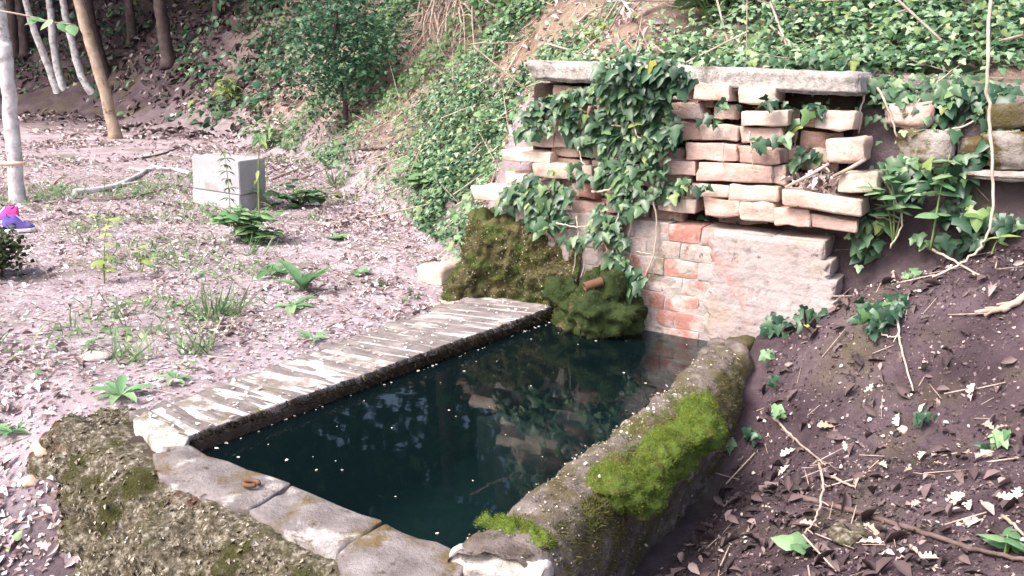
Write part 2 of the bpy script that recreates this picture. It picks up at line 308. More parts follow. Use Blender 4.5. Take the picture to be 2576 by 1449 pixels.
def curve_pts(ctrl, n=14, jit=0.0):
    """smooth path through control points (Catmull-Rom)"""
    P = [np.asarray(c, float) for c in ctrl]; P = [2 * P[0] - P[1]] + P + [2 * P[-1] - P[-2]]; out = []
    segs = len(P) - 3; per = max(2, n // segs)
    for i in range(segs):
        p0, p1, p2, p3 = P[i:i + 4]
        for k in range(per + (1 if i == segs - 1 else 0)):
            t = k / per
            out.append(.5 * ((2 * p1) + (-p0 + p2) * t + (2 * p0 - 5 * p1 + 4 * p2 - p3) * t * t + (-p0 + 3 * p1 - 3 * p2 + p3) * t ** 3))
    if jit:
        for q in out[1:-1]: q += rng.normal(0, jit, 3)
    return out
def fract(p, sc, oct=4): return mnoise.fractal(Vector(p) * sc, 1.0, 2.0, oct)
def sheet(name, nu, nv, fn, mat, parent=None, disp=0.0, dsc=6.0, stretch=1.0, smooth=True, disp2=0, dsc2=25, closed=False, fade=0):
    V = []
    for j in range(nv):
        for i in range(nu):
            V.append(np.asarray(fn(i / ((nu) if closed else (nu - 1)), j / (nv - 1)), float))
    V = np.array(V).reshape(nv, nu, 3)
    if closed: du = np.roll(V, -1, 1) - np.roll(V, 1, 1)
    else: du = np.gradient(V, axis=1)
    dv = np.gradient(V, axis=0)
    nm = np.cross(du, dv); nm /= (np.linalg.norm(nm, axis=-1, keepdims=True) + 1e-9)
    if disp or disp2:
        for j in range(nv):
            for i in range(nu):
                p = V[j, i]; d = disp * fract(p * np.array([1, 1, stretch]), dsc)
                if disp2: d += disp2 * fract(p + 5, dsc2, 3)
                V[j, i] = p + nm[j, i] * d * (min(1, .12 + j / (nv - 1) / fade) if fade else 1)
    F = []
    for j in range(nv - 1):
        for i in range(nu if closed else nu - 1):
            i2 = (i + 1) % nu; F.append((j * nu + i, j * nu + i2, (j + 1) * nu + i2, (j + 1) * nu + i))
    return build(name, V.reshape(-1, 3), np.array(F), mat, parent, smooth), V.reshape(nv, nu, 3), nm

# leaf shapes: unit length, stalk at the origin, tip towards +y, z is up
def fan(outline, centre):
    V = [centre] + outline; n = len(outline); return np.array(V, float), np.array([(0, i + 1, (i + 1) % n + 1) for i in range(n)])
_h = [(0.0, .03), (.26, -.13), (.50, .16), (.27, .36), (.20, .66), (0, 1.0)]
IVY_T = fan([(x, y, .02 - .16 * abs(x) - .10 * y * y) for x, y in _h] + [(-x, y, .02 - .16 * abs(x) - .10 * y * y) for x, y in _h[-2:0:-1]], (0, .32, .06))
_h = [(0, 0), (.27, .02), (.40, .28), (.28, .62), (0, 1.0)]
HEART_T = fan([(x, y, -.15 * abs(x) - .15 * y * y) for x, y in _h] + [(-x, y, -.15 * abs(x) - .15 * y * y) for x, y in _h[-2:0:-1]], (0, .35, .05))
def strip(st, bend=.2, fold=.12):
    V = []; F = []
    for y, wd in st:
        z = -bend * y * y; V += [(-wd, y, z + fold * wd * 2), (0, y, z), (wd, y, z + fold * wd * 2)]
    for i in range(len(st) - 1):
        o = 3 * i
        for q in (0, 1): F += [(o + q, o + q + 1, o + q + 4), (o + q, o + q + 4, o + q + 3)]
    return np.array(V, float), np.array(F)
OAK2_T = strip([(0, .012), (.12, .03), (.2, .12), (.27, .15), (.33, .08), (.4, .10), (.47, .22), (.55, .24), (.6, .13), (.68, .15), (.75, .25), (.83, .23), (.88, .12), (.95, .14), (1, .05)], .15, .35)
OAK_T = strip([(0, .015), (.18, .08), (.3, .19), (.4, .11), (.55, .27), (.66, .15), (.8, .24), (.92, .14), (1, .03)], .15, .5)
LITTER_T = strip([(0, .04), (.35, .27), (.7, .22), (1, .02)], -.25, .6)
CURL_T = strip([(0, .05), (.3, .22), (.5, .12), (.7, .24), (1, .05)], .5, .8)
LANCE_T = strip([(0, .012), (.25, .09), (.55, .13), (.8, .08), (1, .005)], .45, .25)
DOCK_T = strip([(0, .02), (.2, .10), (.5, .17), (.8, .11), (1, .01)], .35, .3)
BLADE_T = strip([(0, .03), (.5, .025), (1, .003)], .5, .2)
BLADE_T = (BLADE_T[0], BLADE_T[1])
def frames(nrm, yaw_dir=None, tilt=.0):
    """per-leaf axes: z close to nrm (jittered by tilt), y as close to yaw_dir as it goes (random if None)"""
    n = len(nrm); z = nrm + rng.normal(0, 1, (n, 3)) * tilt; z /= np.linalg.norm(z, axis=1, keepdims=True)
    d = rng.normal(0, 1, (n, 3)) if yaw_dir is None else yaw_dir
    y = d - z * (d * z).sum(1, keepdims=True); y /= np.linalg.norm(y, axis=1, keepdims=True) + 1e-9
    x = np.cross(y, z); return x, y, z
def scatter(tmpl, pos, X, Y, Z, size, sx=None):
    tv, tf = tmpl; n = len(pos); size = np.broadcast_to(np.asarray(size, float), (n,))
    wx = size if sx is None else size * sx
    V = pos[:, None, :] + (wx[:, None, None] * tv[None, :, 0:1]) * X[:, None, :] + (size[:, None, None] * tv[None, :, 1:2]) * Y[:, None, :] + (size[:, None, None] * tv[None, :, 2:3]) * Z[:, None, :]
    F = tf[None] + (np.arange(n) * len(tv))[:, None, None]
    return V.reshape(-1, 3), F.reshape(-1, 3)
def cat_sc(lst):
    V = []; F = []; o = 0
    for v, f in lst: V.append(v); F.append(f + o); o += len(v)
    return np.concatenate(V), np.concatenate(F)
_leafmesh = {}
def leaf_part(name, tmpl, key, mat, parent, pos, x, y, z, size):
    k = (key, mat.name)
    if k not in _leafmesh:
        me = mesh_np(name, tmpl[0], tmpl[1]); me.materials.append(mat); _leafmesh[k] = me
        me.polygons.foreach_set('use_smooth', [True] * len(me.polygons))
    o = bpy.data.objects.new(name, _leafmesh[k]); col.objects.link(o)
    loc = Vector(pos)
    if parent is not None: o.parent = parent; loc = loc - parent_world(parent)
    R = Matrix((x, y, z)).transposed().to_4x4()
    o.matrix_basis = Matrix.Translation(loc) @ R @ Matrix.Scale(size, 4)
    return o
# ================================================================== THE SETTING
def make_ground():
    def axis(fine0, fine1, step, lo, hi, g=1.12):
        c = list(np.arange(fine0, fine1, step)); s = step; v = fine1
        while v < hi: c.append(v); s = min(s * g, 8); v += s
        c.append(hi); s = step; v = fine0 - step; left = []
        while v > lo: left.append(v); s = min(s * g, 8); v -= s
        left.append(lo); return np.array(left[::-1] + c)
    xs = axis(-2.6, 2.3, .032, -90, 70); ys = axis(1.2, 6.2, .032, -25, 110)
    X, Y = np.meshgrid(xs, ys); Z = tz(X, Y); nx, ny = len(xs), len(ys)
    V = np.stack([X, Y, Z], -1).reshape(-1, 3)
    i = np.arange(nx - 1)[None] + nx * np.arange(ny - 1)[:, None]; F = np.stack([i, i + 1, i + nx + 1, i + nx], -1).reshape(-1, 4)
    me = mesh_np('ground', V, F)
    a = (X - WD[0]) * WDIR[0] + (Y - WD[1]) * WDIR[1]; b = (X - WD[0]) * WNRM[0] + (Y - WD[1]) * WNRM[1]; s = hill_dist(X, Y)
    wet_shade = np.clip(S(.4, .8, a) * S(-.35, -.05, b) + S(10.2, 12.5, Y) * S(-2.4, -4.4, X), 0, 1)  # damp soil and humus; the dark tone also stands in for tree shade
    wet_shade = np.clip(wet_shade + .85 * S(2.25, 1.85, Y) * S(.2, -.1, a), 0, 1)  # near-left corner: dark soil with its shade painted in
    wet_shade = np.clip(wet_shade + .6 * S(-.2, .3, fbm(X * .7, Y * .7, 77)) * S(1.75, 1.5, Y), 0, 1)
    bank = S(.05, .5, s) * (1 - wet_shade)
    at = me.color_attributes.new('soil', 'FLOAT_COLOR', 'POINT'); c = np.ones((len(V), 4), np.float32); c[:, 0] = wet_shade.ravel(); c[:, 1] = bank.ravel(); c[:, 2] = 0
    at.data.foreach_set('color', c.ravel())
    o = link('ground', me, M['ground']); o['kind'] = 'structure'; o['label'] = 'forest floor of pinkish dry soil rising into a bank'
make_ground()

# ------------------------------------------------------------------ the trough
trough = thing('stone_trough', 'long stone water trough with brick coping and mossy rims', 'trough', W(.4, .95, -.45))
WATER_Z = -.048
IN0, IN1 = (-.067, 1.79), (.105, .02)        # inner edge of the left coping, near and far, in wall coordinates
OUT0, OUT1 = (-.30, 1.74), (-.265, .13)
def lerp2(p, q, t): return (p[0] + (q[0] - p[0]) * t, p[1] + (q[1] - p[1]) * t)
def prism(name, poly, ztop, thick, mat, parent, bev=.008, cuts=0, disp=0.0, dsc=12, smooth=False, tilt=None):
    """poly: (a, b) corners in wall coordinates; a bevelled slab with worn surfaces"""
    bm = bmesh.new(); top = []; bot = []
    for i, (a, b) in enumerate(poly):
        zt = ztop if tilt is None else tilt[i]
        top.append(bm.verts.new(W(a, b, zt))); bot.append(bm.verts.new(W(a, b, zt - thick)))
    n = len(poly); bm.faces.new(top); bm.faces.new(bot[::-1])
    for i in range(n): bm.faces.new((top[i], bot[i], bot[(i + 1) % n], top[(i + 1) % n]))
    bmesh.ops.recalc_face_normals(bm, faces=bm.faces)
    if bev: bmesh.ops.bevel(bm, geom=list(bm.edges), offset=bev, segments=2, affect='EDGES', profile=.6)
    if cuts: bmesh.ops.triangulate(bm, faces=[f for f in bm.faces if len(f.verts) > 4]); bmesh.ops.subdivide_edges(bm, edges=[e for e in bm.edges if e.calc_length() > .03], cuts=cuts, use_grid_fill=True)
    if disp:
        bm.normal_update()
        for v in bm.verts: v.co += v.normal * disp * fract(v.co, dsc)
    return build_bm(name, bm, mat, parent, smooth)
NB = 25
for i in range(NB):
    t0 = i / NB + .004; t1 = (i + 1) / NB - .003 - random.uniform(0, .006)
    e0 = random.uniform(-.02, .012); e1 = random.uniform(-.010, .006)
    q = [lerp2(OUT0, OUT1, t0), lerp2(IN0, IN1, t0), lerp2(IN0, IN1, t1), lerp2(OUT0, OUT1, t1)]
    q[0] = (q[0][0] + e0, q[0][1]); q[3] = (q[3][0] + e0, q[3][1]); q[1] = (q[1][0] + e1, q[1][1]); q[2] = (q[2][0] + e1 + random.uniform(-.004, .004), q[2][1])
    zt = random.uniform(-.004, .003)
    prism('coping_brick', q, zt, .022, M['coping'], trough, .004, 2, .008, 20)
prism('mortar_bed', [(OUT0[0] + .012, OUT0[1]), (IN0[0] - .004, IN0[1]), (IN1[0] - .004, IN1[1]), (OUT1[0] + .012, OUT1[1])], -.003, .018, M['coping_mortar'], trough, .003, 3, .004, 20)
# inner faces and floor
def wallband(name, p, q, z0, z1, th, mat, out):
    # a thin upright slab along p-q (wall coords), thickness th towards 'out'
    poly = [p, q, (q[0] + out[0] * th, q[1] + out[1] * th), (p[0] + out[0] * th, p[1] + out[1] * th)]
    return prism(name, poly, z1, z1 - z0, mat, trough, .004, 3, .008, 14, True)
wallband('inner_wall', (IN0[0] + .004, 1.86), (IN1[0] + .004, -.05), -.62, -.022, .16, M['inner'], (-1, 0))
wallband('inner_wall', (.815, 1.84), (.80, -.05), -.62, -.06, .10, M['inner'], (1, 0))
wallband('inner_wall', (-.1, 1.80), (.84, 1.80), -.62, -.055, .10, M['inner'], (0, 1))
prism('basin_floor', [(-.2, -.1), (.95, -.1), (.95, 1.9), (-.2, 1.9)], -.45, .12, M['floor'], trough, .01, 4, .03, 4, True)
# near rim: three worn slabs and the white limed corner
prism('rim_slab', [(-.02, 1.785), (.331, 1.79), (.341, 1.925), (.20, 1.95), (.06, 1.935), (-.06, 1.86)], -.006, .06, M['rim_slab'], trough, .007, 4, .012, 16, True)
prism('rim_slab', [(.333, 1.792), (.607, 1.80), (.607, 1.95), (.50, 1.955), (.343, 1.93)], -.009, .06, M['rim_slab'], trough, .007, 4, .013, 16, True)
prism('rim_slab', [(.61, 1.802), (.835, 1.80), (.87, 1.95), (.80, 2.03), (.70, 2.03), (.61, 1.95)], -.013, .07, M['rim_slab'], trough, .007, 4, .013, 16, True)
prism('limed_corner', [(-.27, 1.715), (-.06, 1.745), (-.025, 1.79), (-.06, 1.835), (-.17, 1.80), (-.26, 1.765)], .003, .05, M['white_lime'], trough, .005, 4, .010, 20, True)
# encrusted outer face, from the left side round the near corner
_top = [(-.24, .95, -.13), (-.27, 1.35, -.11), (-.285, 1.66, -.02), (-.22, 1.80, .0), (-.03, 1.885, -.008), (.33, 1.915, -.012), (.66, 1.945, -.02), (.99, 1.93, -.05)]
_bot = [(-.30, .95, -.5), (-.46, 1.35, -.55), (-.57, 1.68, -.62), (-.54, 1.93, -.66), (-.08, 2.09, -.68), (.35, 2.12, -.68), (.70, 2.12, -.68), (1.03, 2.02, -.68)]
def along(pl, t):
    f = t * (len(pl) - 1); i = min(int(f), len(pl) - 2); return np.array(pl[i]) * (1 - (f - i)) + np.array(pl[i + 1]) * (f - i)
def tufa_fn(u, v):
    t = along(_top, u); b = along(_bot, u); k = min(1, v / .97); out = 1 - (1 - k) ** 3.6
    p = t[:2] + (b[:2] - t[:2]) * out; z = t[2] + (b[2] - t[2]) * (k ** 1.7)
    if v < .06: z -= .03 * (1 - v / .06); p = p + (t[:2] - b[:2]) * .25 * (1 - v / .06)
    return W(p[0], p[1], z)
tufa, tv_, tn_ = sheet('encrusted_face', 300, 110, tufa_fn, M['tufa'], trough, .075, 5.5, stretch=.45, disp2=.022, dsc2=30, fade=.3)
# right rim, a long rounded stone beam with a broken near end
_sec = [(.79, -.30), (.806, -.12), (.812, -.03), (.832, .002), (.875, .016), (.925, .006), (.958, -.03), (.975, -.09), (.972, -.2), (.95, -.35), (.94, -.66)]
def rim_fn(u, v):
    s = along([(x, z, 0) for x, z in _sec], u); b = 1.83 - 1.55 * v
    wdt = 1 + .20 * math.sin(v * 9 + 1) * .3 + (.10 if v < .1 else 0) - .10 * S(.8, 1, np.array(v))
    a = .812 + (s[0] - .812) * wdt - .02 * v
    return W(a, b + .03 * math.sin(u * 7), s[1] + .012 * math.sin(v * 8) - .0 * v)
rimo, rv_, rn_ = sheet('rim_beam', 54, 150, rim_fn, M['rim'], trough, .016, 5, disp2=.009, dsc2=30)
prism('broken_end', [(.80, 1.775), (.985, 1.765), (1.0, 1.83), (.95, 1.855), (.86, 1.865), (.81, 1.845)], .0, .05, M['white_lime'], trough, .005, 5, .016, 24, True)
prism('broken_end', [(.79, 1.74), (.985, 1.74), (1.01, 1.86), (.95, 1.90), (.80, 1.88)], -.075, .5, M['tufa'], trough, .02, 4, .03, 12, True)
prism('broken_end', [(.80, .42), (.93, .40), (.95, .30), (.90, .22), (.80, .24)], .022, .16, M['rim'], trough, .02, 3, .03, 12, True)
prism('rim_stone', [(.79, .25), (.90, .24), (.88, .06), (.78, .02)], -.012, .2, M['moss_dark'], trough, .02, 3, .03, 12, True)

def fuzz(name, P, Nn, count, ln, mat, parent, width=.05, up=.25):
    """short moss fibres growing from surface points P with normals Nn"""
    idx = rng.integers(0, len(P), count); pos = P[idx] + rng.normal(0, .0035, (count, 3)); nn = Nn[idx] + rng.normal(0, .45, (count, 3)); nn[:, 2] += up
    nn /= np.linalg.norm(nn, axis=1, keepdims=True)
    X, Y, Z = frames(rng.normal(0, 1, (count, 3)), nn); 
    tv = np.array([(-.09, 0, 0), (.09, 0, 0), (.0, 1, .15)], float); tf = np.array([(0, 1, 2)])
    V, F = scatter((tv, tf), pos, X, Y, Z, ln * rng.uniform(.5, 1.3, count))
    o = build(name, V, F, mat, parent, False); o['kind'] = 'stuff'; return o
def mossball(name, c, ax, az, ab_, h, mat, fmat, parent, nfib, ln=.012, disp=.35, nu=40, nv=16, full=False):
    """moss cushion: dome with its long axes along wall dir (ax) and outward (ab_), height h"""
    c = np.asarray(c, float)
    def fn(u, v):
        th = 2 * math.pi * u; ph = (math.pi * .5) * v if not full else math.pi * .78 * v
        r = math.sin(ph); return c + WDIR * ax * r * math.cos(th) + WNRM * ab_ * r * math.sin(th) + np.array([0, 0, h * math.cos(ph)])
    o, Vv, Nv = sheet(name, nu, nv, lambda u, v: fn(-u, v), mat, parent, disp * min(ax, ab_, h), 1.6 / min(ax, ab_), disp2=.004, dsc2=60, closed=True)
    P = Vv[1:].reshape(-1, 3); Nn = P - c; Nn /= np.linalg.norm(Nn, axis=1, keepdims=True)
    fuzz('moss_fibres', P, Nn, nfib, ln, fmat, o)
    return o
def moss_at(px, py, z, ax, ab_, h, **k): return mossball('moss_cushion', at_z(px, py, z) - np.array([0, 0, h * .35]), ax, 0, ab_, h, M['moss'], M['moss_fibre'], trough, int(9000 * ax * ab_ / .005 + 2200), ln=.0055, disp=.6, **k)
moss_at(1550, 1195, .02, .062, .085, .03)
moss_at(1625, 1185, .00, .05, .07, .035)
moss_at(1675, 1115, .02, .055, .10, .03)
moss_at(1740, 1075, .015, .055, .10, .032)
moss_at(1755, 1020, .02, .045, .09, .025)
moss_at(1695, 1160, -.05, .045, .11, .06)
moss_at(1775, 1095, -.05, .04, .11, .06)
moss_at(1590, 1240, -.02, .045, .07, .05)
moss_at(1630, 1245, -.05, .04, .08, .06)
moss_at(1300, 1332, .012, .09, .028, .022)
mossball('moss_cushion', at_z(1490, 1305, -.04), .03, 0, .05, .04, M['moss_dark'], M['moss_dim'], trough, 1800)
# dull moss on the tufa face, growing only on the upper parts
_P = tv_[3:80].reshape(-1, 3); _N = tn_[3:80].reshape(-1, 3)
_k = np.array([fract(p, 4.0) > .12 for p in _P]); fuzz('moss_fibres', _P[_k], _N[_k], 7000, .008, M['moss_dim'], tufa, up=.3)
_P = rv_[8:140, 28:48].reshape(-1, 3); _N = rn_[8:140, 28:48].reshape(-1, 3)
_k = np.array([fract(p + 3, 5.0) > -.05 for p in _P]); fuzz('moss_fibres', _P[_k], _N[_k], 9000, .012, M['moss_dim'], rimo, up=-.3)

_P = rv_[36:112, 20:38].reshape(-1, 3); _N = rn_[36:112, 20:38].reshape(-1, 3)
_k = np.array([fract(p + 7, 8.0) > .0 for p in _P]); fuzz('moss_fibres', _P[_k], _N[_k], 12000, .006, M['moss_fibre'], rimo, up=.2)
# loose grains and chips stuck to the crust
GRAIN_T = (np.array([(-.6, -.4, 0), (.6, -.3, 0), (0, .7, 0), (.05, 0, .6)], float), np.array([(0, 1, 3), (1, 2, 3), (2, 0, 3)]))
def grains(P, Nn, count, s0, s1, parent, mat='grain'):
    i = rng.integers(0, len(P), count); X, Y, Z = frames(Nn[i], None, .4); o = build('crust_grains', *scatter(GRAIN_T, P[i] + rng.normal(0, .003, (count, 3)), X, Y, Z, s0 + (s1 - s0) * rng.random(count) ** 3), M[mat], parent, False); o['kind'] = 'stuff'
grains(tv_[4:100].reshape(-1, 3), tn_[4:100].reshape(-1, 3), 16000, .0025, .013, tufa)
grains(rv_[6:144, 14:46].reshape(-1, 3), rn_[6:144, 14:46].reshape(-1, 3), 4500, .0015, .007, rimo)
# dark wet moss and rootlets along the inner edge of the coping
_t = rng.random(2600); _P = np.array([W(IN0[0] + (IN1[0] - IN0[0]) * t + .003, IN0[1] + (IN1[1] - IN0[1]) * t, rng.uniform(-.05, -.002)) for t in _t]); _N = np.tile(WDIR + np.array([0, 0, -.3]), (len(_P), 1))
fuzz('moss_fringe', _P, _N, 9000, .016, M['moss_black'], trough, up=-.5)
# water and what lies in it
water = build('water', [W(-.2, -.12, WATER_Z), W(.92, -.12, WATER_Z), W(.92, 1.88, WATER_Z), W(-.2, 1.88, WATER_Z)], [(0, 3, 2, 1)], M['water'], None, False)
water['kind'] = 'structure'; water['label'] = 'dark still water filling the trough'
for k, (px, py, z, la, lb, rot, lab) in enumerate([(1335, 1105, -.20, .12, .05, .3, 'dim long brick lying under water nearest the right rim'), (1195, 985, -.24, .065, .06, .1, 'square broken brick lying under water near the left coping'),
        (1275, 1085, -.26, .10, .05, .35, 'sunken brick lying just left of the brick nearest the right rim'), (1440, 1075, -.26, .07, .05, -.2, 'small sunken brick piece farthest right under the water'), (1300, 930, -.30, .10, .06, .15, 'sunken brick lying deepest towards the mossy spout')]):
    c = at_z(px, py, z); a, b = wall_ab(c); ca, sa = math.cos(rot), math.sin(rot)
    o = prism('sunken_brick', [(a + x * ca - y * sa, b + x * sa + y * ca) for x, y in ((-la, -lb), (la, -lb), (la, lb), (-la, lb))], z + .03, .3, M['sunk'], None, .012, 1, .012, 12, True)
    props(o, lab, 'brick', 'bricks under the water')

# ------------------------------------------------------------------ the ruined brick wall
wall = thing('brick_wall', 'ruined wall of loose tan bricks over a lime-washed brick base', 'wall', W(.4, 0, -.1))
def wall_brick(name, corners, bf, depth, mat, bev=.007, rough=.004, yaw=0.0):
    """corners: TL TR BR BL as (a, z); front face at offset bf, going depth back"""
    bm = bmesh.new(); am = sum(c[0] for c in corners) / 4
    f = [bm.verts.new(W(a, bf + (a - am) * yaw, z)) for a, z in corners]; k = [bm.verts.new(W(a, bf - depth + (a - am) * yaw, z)) for a, z in corners]
    bm.faces.new(f[::-1]); bm.faces.new(k)
    for i in range(4): bm.faces.new((f[i], f[(i + 1) % 4], k[(i + 1) % 4], k[i]))
    bmesh.ops.recalc_face_normals(bm, faces=bm.faces)
    bmesh.ops.bevel(bm, geom=list(bm.edges), offset=bev * .7, segments=2, affect='EDGES', profile=.6)
    bmesh.ops.subdivide_edges(bm, edges=[e for e in bm.edges if e.calc_length() > .045], cuts=2, use_grid_fill=True)
    bm.normal_update(); off = Vector((random.random() * 9, 0, 0))
    for v in bm.verts: v.co += v.normal * rough * (1.3 * fract(v.co + off, 20) + 1.1 * fract(v.co + off, 55, 2))
    return build_bm(name, bm, mat, wall, True)
def jit(c): return [(a + random.uniform(-.004, .004), z + random.uniform(-.0035, .0035)) for a, z in c]
def px_brick(x0, y0, x1, y1, bf=.0, depth=.14, mat='brick', tilt=None, yaw=0.0, bev=.007):
    sl = .032 + .00013 * (y0 - 170) if tilt is None else tilt
    d = sl * (x1 - x0); pts = [(x0, y0), (x1, y0 + d), (x1, y1), (x0, y1 - d)] if d >= 0 else [(x0, y0 - d), (x1, y0), (x1, y1 + d), (x0, y1)]
    c = []
    for p in pts:
        q = on_wall(*p, bf); c.append((wall_ab(q)[0], q[2]))
    return wall_brick('brick', jit(c), bf, depth, M[mat], bev, .006, yaw + random.uniform(-.04, .04))
def r2(x0, y0, x1, y1): return (1617.9 + .3268 * x0, 157.8 + .3268 * y0, 1617.9 + .3268 * x1, 157.8 + .3268 * y1)
def r1(x0, y0, x1, y1): return (1065.4 + .27574 * x0, 118.4 + .27574 * y0, 1065.4 + .27574 * x1, 118.4 + .27574 * y1)
for q, kw in [((90, 145, 330, 285), dict(bf=.02, mat='brick_pale')), ((385, 155, 670, 300), dict(bf=.03, mat='brick_pale')), ((735, 178, 1025, 318), dict(bf=.02, mat='brick_pale')),
        ((215, 303, 440, 437), dict(bf=.02)), ((530, 315, 700, 445), dict(bf=-.01, mat='brick_pale')), ((750, 360, 1120, 487), dict(bf=.035, mat='brick_pale', tilt=-.03)), ((1315, 375, 1620, 517), dict(bf=.0, mat='brick_pale')),
        ((215, 455, 440, 592), dict(bf=.02)), ((440, 470, 720, 612), dict(bf=.02, mat='brick_pale')), ((755, 492, 1070, 625), dict(bf=.01)),
        ((330, 615, 725, 767), dict(bf=.03)), ((740, 640, 1060, 780), dict(bf=.03)), ((1110, 650, 1240, 760), dict(bf=-.06)), ((1290, 650, 1410, 775), dict(bf=-.04, mat='brick_pale')), ((1395, 570, 1715, 780), dict(bf=.02, mat='brick', tilt=-.05, bev=.016, yaw=.25)),
        ((110, 742, 405, 872), dict(bf=.02)), ((415, 770, 990, 937), dict(bf=.035, mat='brick')), ((1000, 790, 1085, 932), dict(bf=.01, mat='brick_pale')),
        ((330, 925, 660, 1047), dict(bf=.03, mat='brick_pale')), ((665, 930, 1045, 1077), dict(bf=.04, mat='brick_pale', bev=.014)), ((1495, 845, 1795, 997), dict(bf=.05, mat='brick_pale', yaw=.1, tilt=.02)),
        ((100, 1040, 400, 1163), dict(bf=.03, mat='brick_pale')), ((470, 1045, 735, 1192), dict(bf=.045)), ((738, 1070, 1010, 1232), dict(bf=.05, mat='brick_pale', bev=.012)),
        ((1075, 965, 1690, 1200), dict(bf=.075, mat='brick_pale', tilt=.16, bev=.013, yaw=-.05)), ((1020, 1110, 1283, 1268), dict(bf=.045)), ((1288, 1170, 1640, 1312), dict(bf=.04, mat='brick', tilt=.13))]:
    px_brick(*r2(*q), **kw)
for q, kw in [((1200, 600, 1480, 752), dict(bf=.0)), ((920, 760, 1185, 912), dict(bf=.0, mat='brick_pale')), ((1192, 770, 1460, 917), dict(bf=.0)), ((720, 930, 1150, 1057), dict(bf=.03, mat='brick_pale')),
        ((1005, 1062, 1530, 1222), dict(bf=.04, mat='brick_pale')), ((755, 1145, 910, 1262), dict(bf=.02, mat='brick_pale')), ((1000, 1210, 1225, 1322), dict(bf=.0)), ((1350, 1222, 1560, 1382), dict(bf=.02, mat='brick_red')),
        ((455, 1280, 800, 1422), dict(bf=.05, mat='brick_pale')), ((1900, 1160, 2160, 1282), dict(bf=.01)), ((1880, 1305, 2130, 1440), dict(bf=.02, mat='brick_pale')), ((1360, 1400, 1640, 1520), dict(bf=.0, mat='brick')), ((1660, 1390, 1880, 1530), dict(bf=.0, mat='brick'))]:
    px_brick(*r1(*q), **kw)
# courses behind the ivy, set back a little
for row in range(7):
    z1 = .855 - row * .071; a = -.02 + (row % 2) * .07 - .02 * row
    while a < .50:
        ln = random.choice([.135, .15, .27]); 
        wall_brick('brick', [(a, z1), (a + ln - .012, z1 - .003), (a + ln - .012, z1 - .063), (a, z1 - .06)], -.035 + random.uniform(-.01, .008), .12, random.choice([M['brick'], M['brick'], M['brick_pale'], M['brick_red']])); a += ln
for row in range(6):
    z1 = .80 - row * .074; a = .52
    while a < 1.10:
        ln = random.choice([.14, .15, .27]); wall_brick('brick', [(a, z1), (a + ln - .012, z1 - .005), (a + ln - .012, z1 - .066), (a, z1 - .061)], -.115, .12, M['brick']) if a + ln < 1.14 else None; a += ln
# dark earth core that shows in the gaps
wall_core = prism('wall_core', [(-.12, -.07), (1.12, -.13), (1.10, -.42), (-.12, -.40)], .86, 1.2, M['earth_core'], wall, .02, 4, .03, 8, True)
# lower wall: courses of lime-washed brick with flush mortar
REDS = [(1755, 575), (1757, 620), (1722, 618), (1728, 661), (1736, 709), (1781, 718), (1846, 680), (1878, 684), (1735, 745), (1700, 770)]
def red_at(a0, a1, z0, z1):
    for p in REDS:
        q = on_wall(*p, .05); a = wall_ab(q)[0]
        if a0 - .01 < a < a1 + .01 and z0 - .008 < q[2] < z1 + .008: return True
    return False
ends = [1.10, 1.125, 1.15, 1.16, 1.155, 1.15, 1.145, 1.145]
for row in range(8):
    z1 = .372 - row * .066; a = .0 - (row % 2) * .07
    while a < ends[row]:
        ln = random.choice([.125, .135, .14]) if a < .66 else random.choice([.26, .28, .3])
        e = min(a + ln, ends[row])
        if e - a > .04 and not (.75 < a and e < ends[row]):
            red = e < .70 and red_at(a, e, z1 - .06, z1)
            zt = z1 - (.02 if row == 0 and a > .98 else 0)
            wall_brick('brick', [(a, zt), (e - .004, zt), (e - .004, z1 - .063), (a, z1 - .063)], .053 + random.uniform(-.002, .003) , .14, M['brick_red'] if red else (M['plaster'] if a > .66 else M['lime']), .003, .004)
        a = e if e < ends[row] else 99
def lower_mortar():
    bm = bmesh.new(); pts = [(-.12, -.12)] + [(1.14, -.12), (1.145, .1), (1.14, .16), (1.08, .24), (1.06, .36), (-.12, .375)]
    f = [bm.verts.new(W(a, .051, z)) for a, z in pts]; k = [bm.verts.new(W(a, -.1, z)) for a, z in pts]; n = len(pts)
    bm.faces.new(f[::-1]); bm.faces.new(k)
    for i in range(n): bm.faces.new((f[i], f[(i + 1) % n], k[(i + 1) % n], k[i]))
    bmesh.ops.recalc_face_normals(bm, faces=bm.faces); return build_bm('mortar', bm, M['mortar'], wall)
lower_mortar()
# worn plaster coat over the right half of the base, thin bands where the courses show through
def plaster_fn(u, v):
    z = -.10 + .472 * v; row = int(min(7, max(0, (.372 - z) / .066))); a1 = ends[row] - .002 - .02 * abs(fract((z * 9, 3, 1), 3)); a0 = .70 + .035 * fract((0, z, 4), 14)
    a = a0 + (a1 - a0) * u; edge = min(u / .04, 1, (1 - v) / .05, (1 - u) / .02)
    return W(a, .050 + .014 * min(1, max(0, edge)) ** .6 - .001 * max(0, math.cos(2 * math.pi * (.372 - z) / .066)) ** 8, z)
sheet('plaster_coat', 90, 110, plaster_fn, M['plaster'], wall, .003, 7, disp2=.0015, dsc2=40)
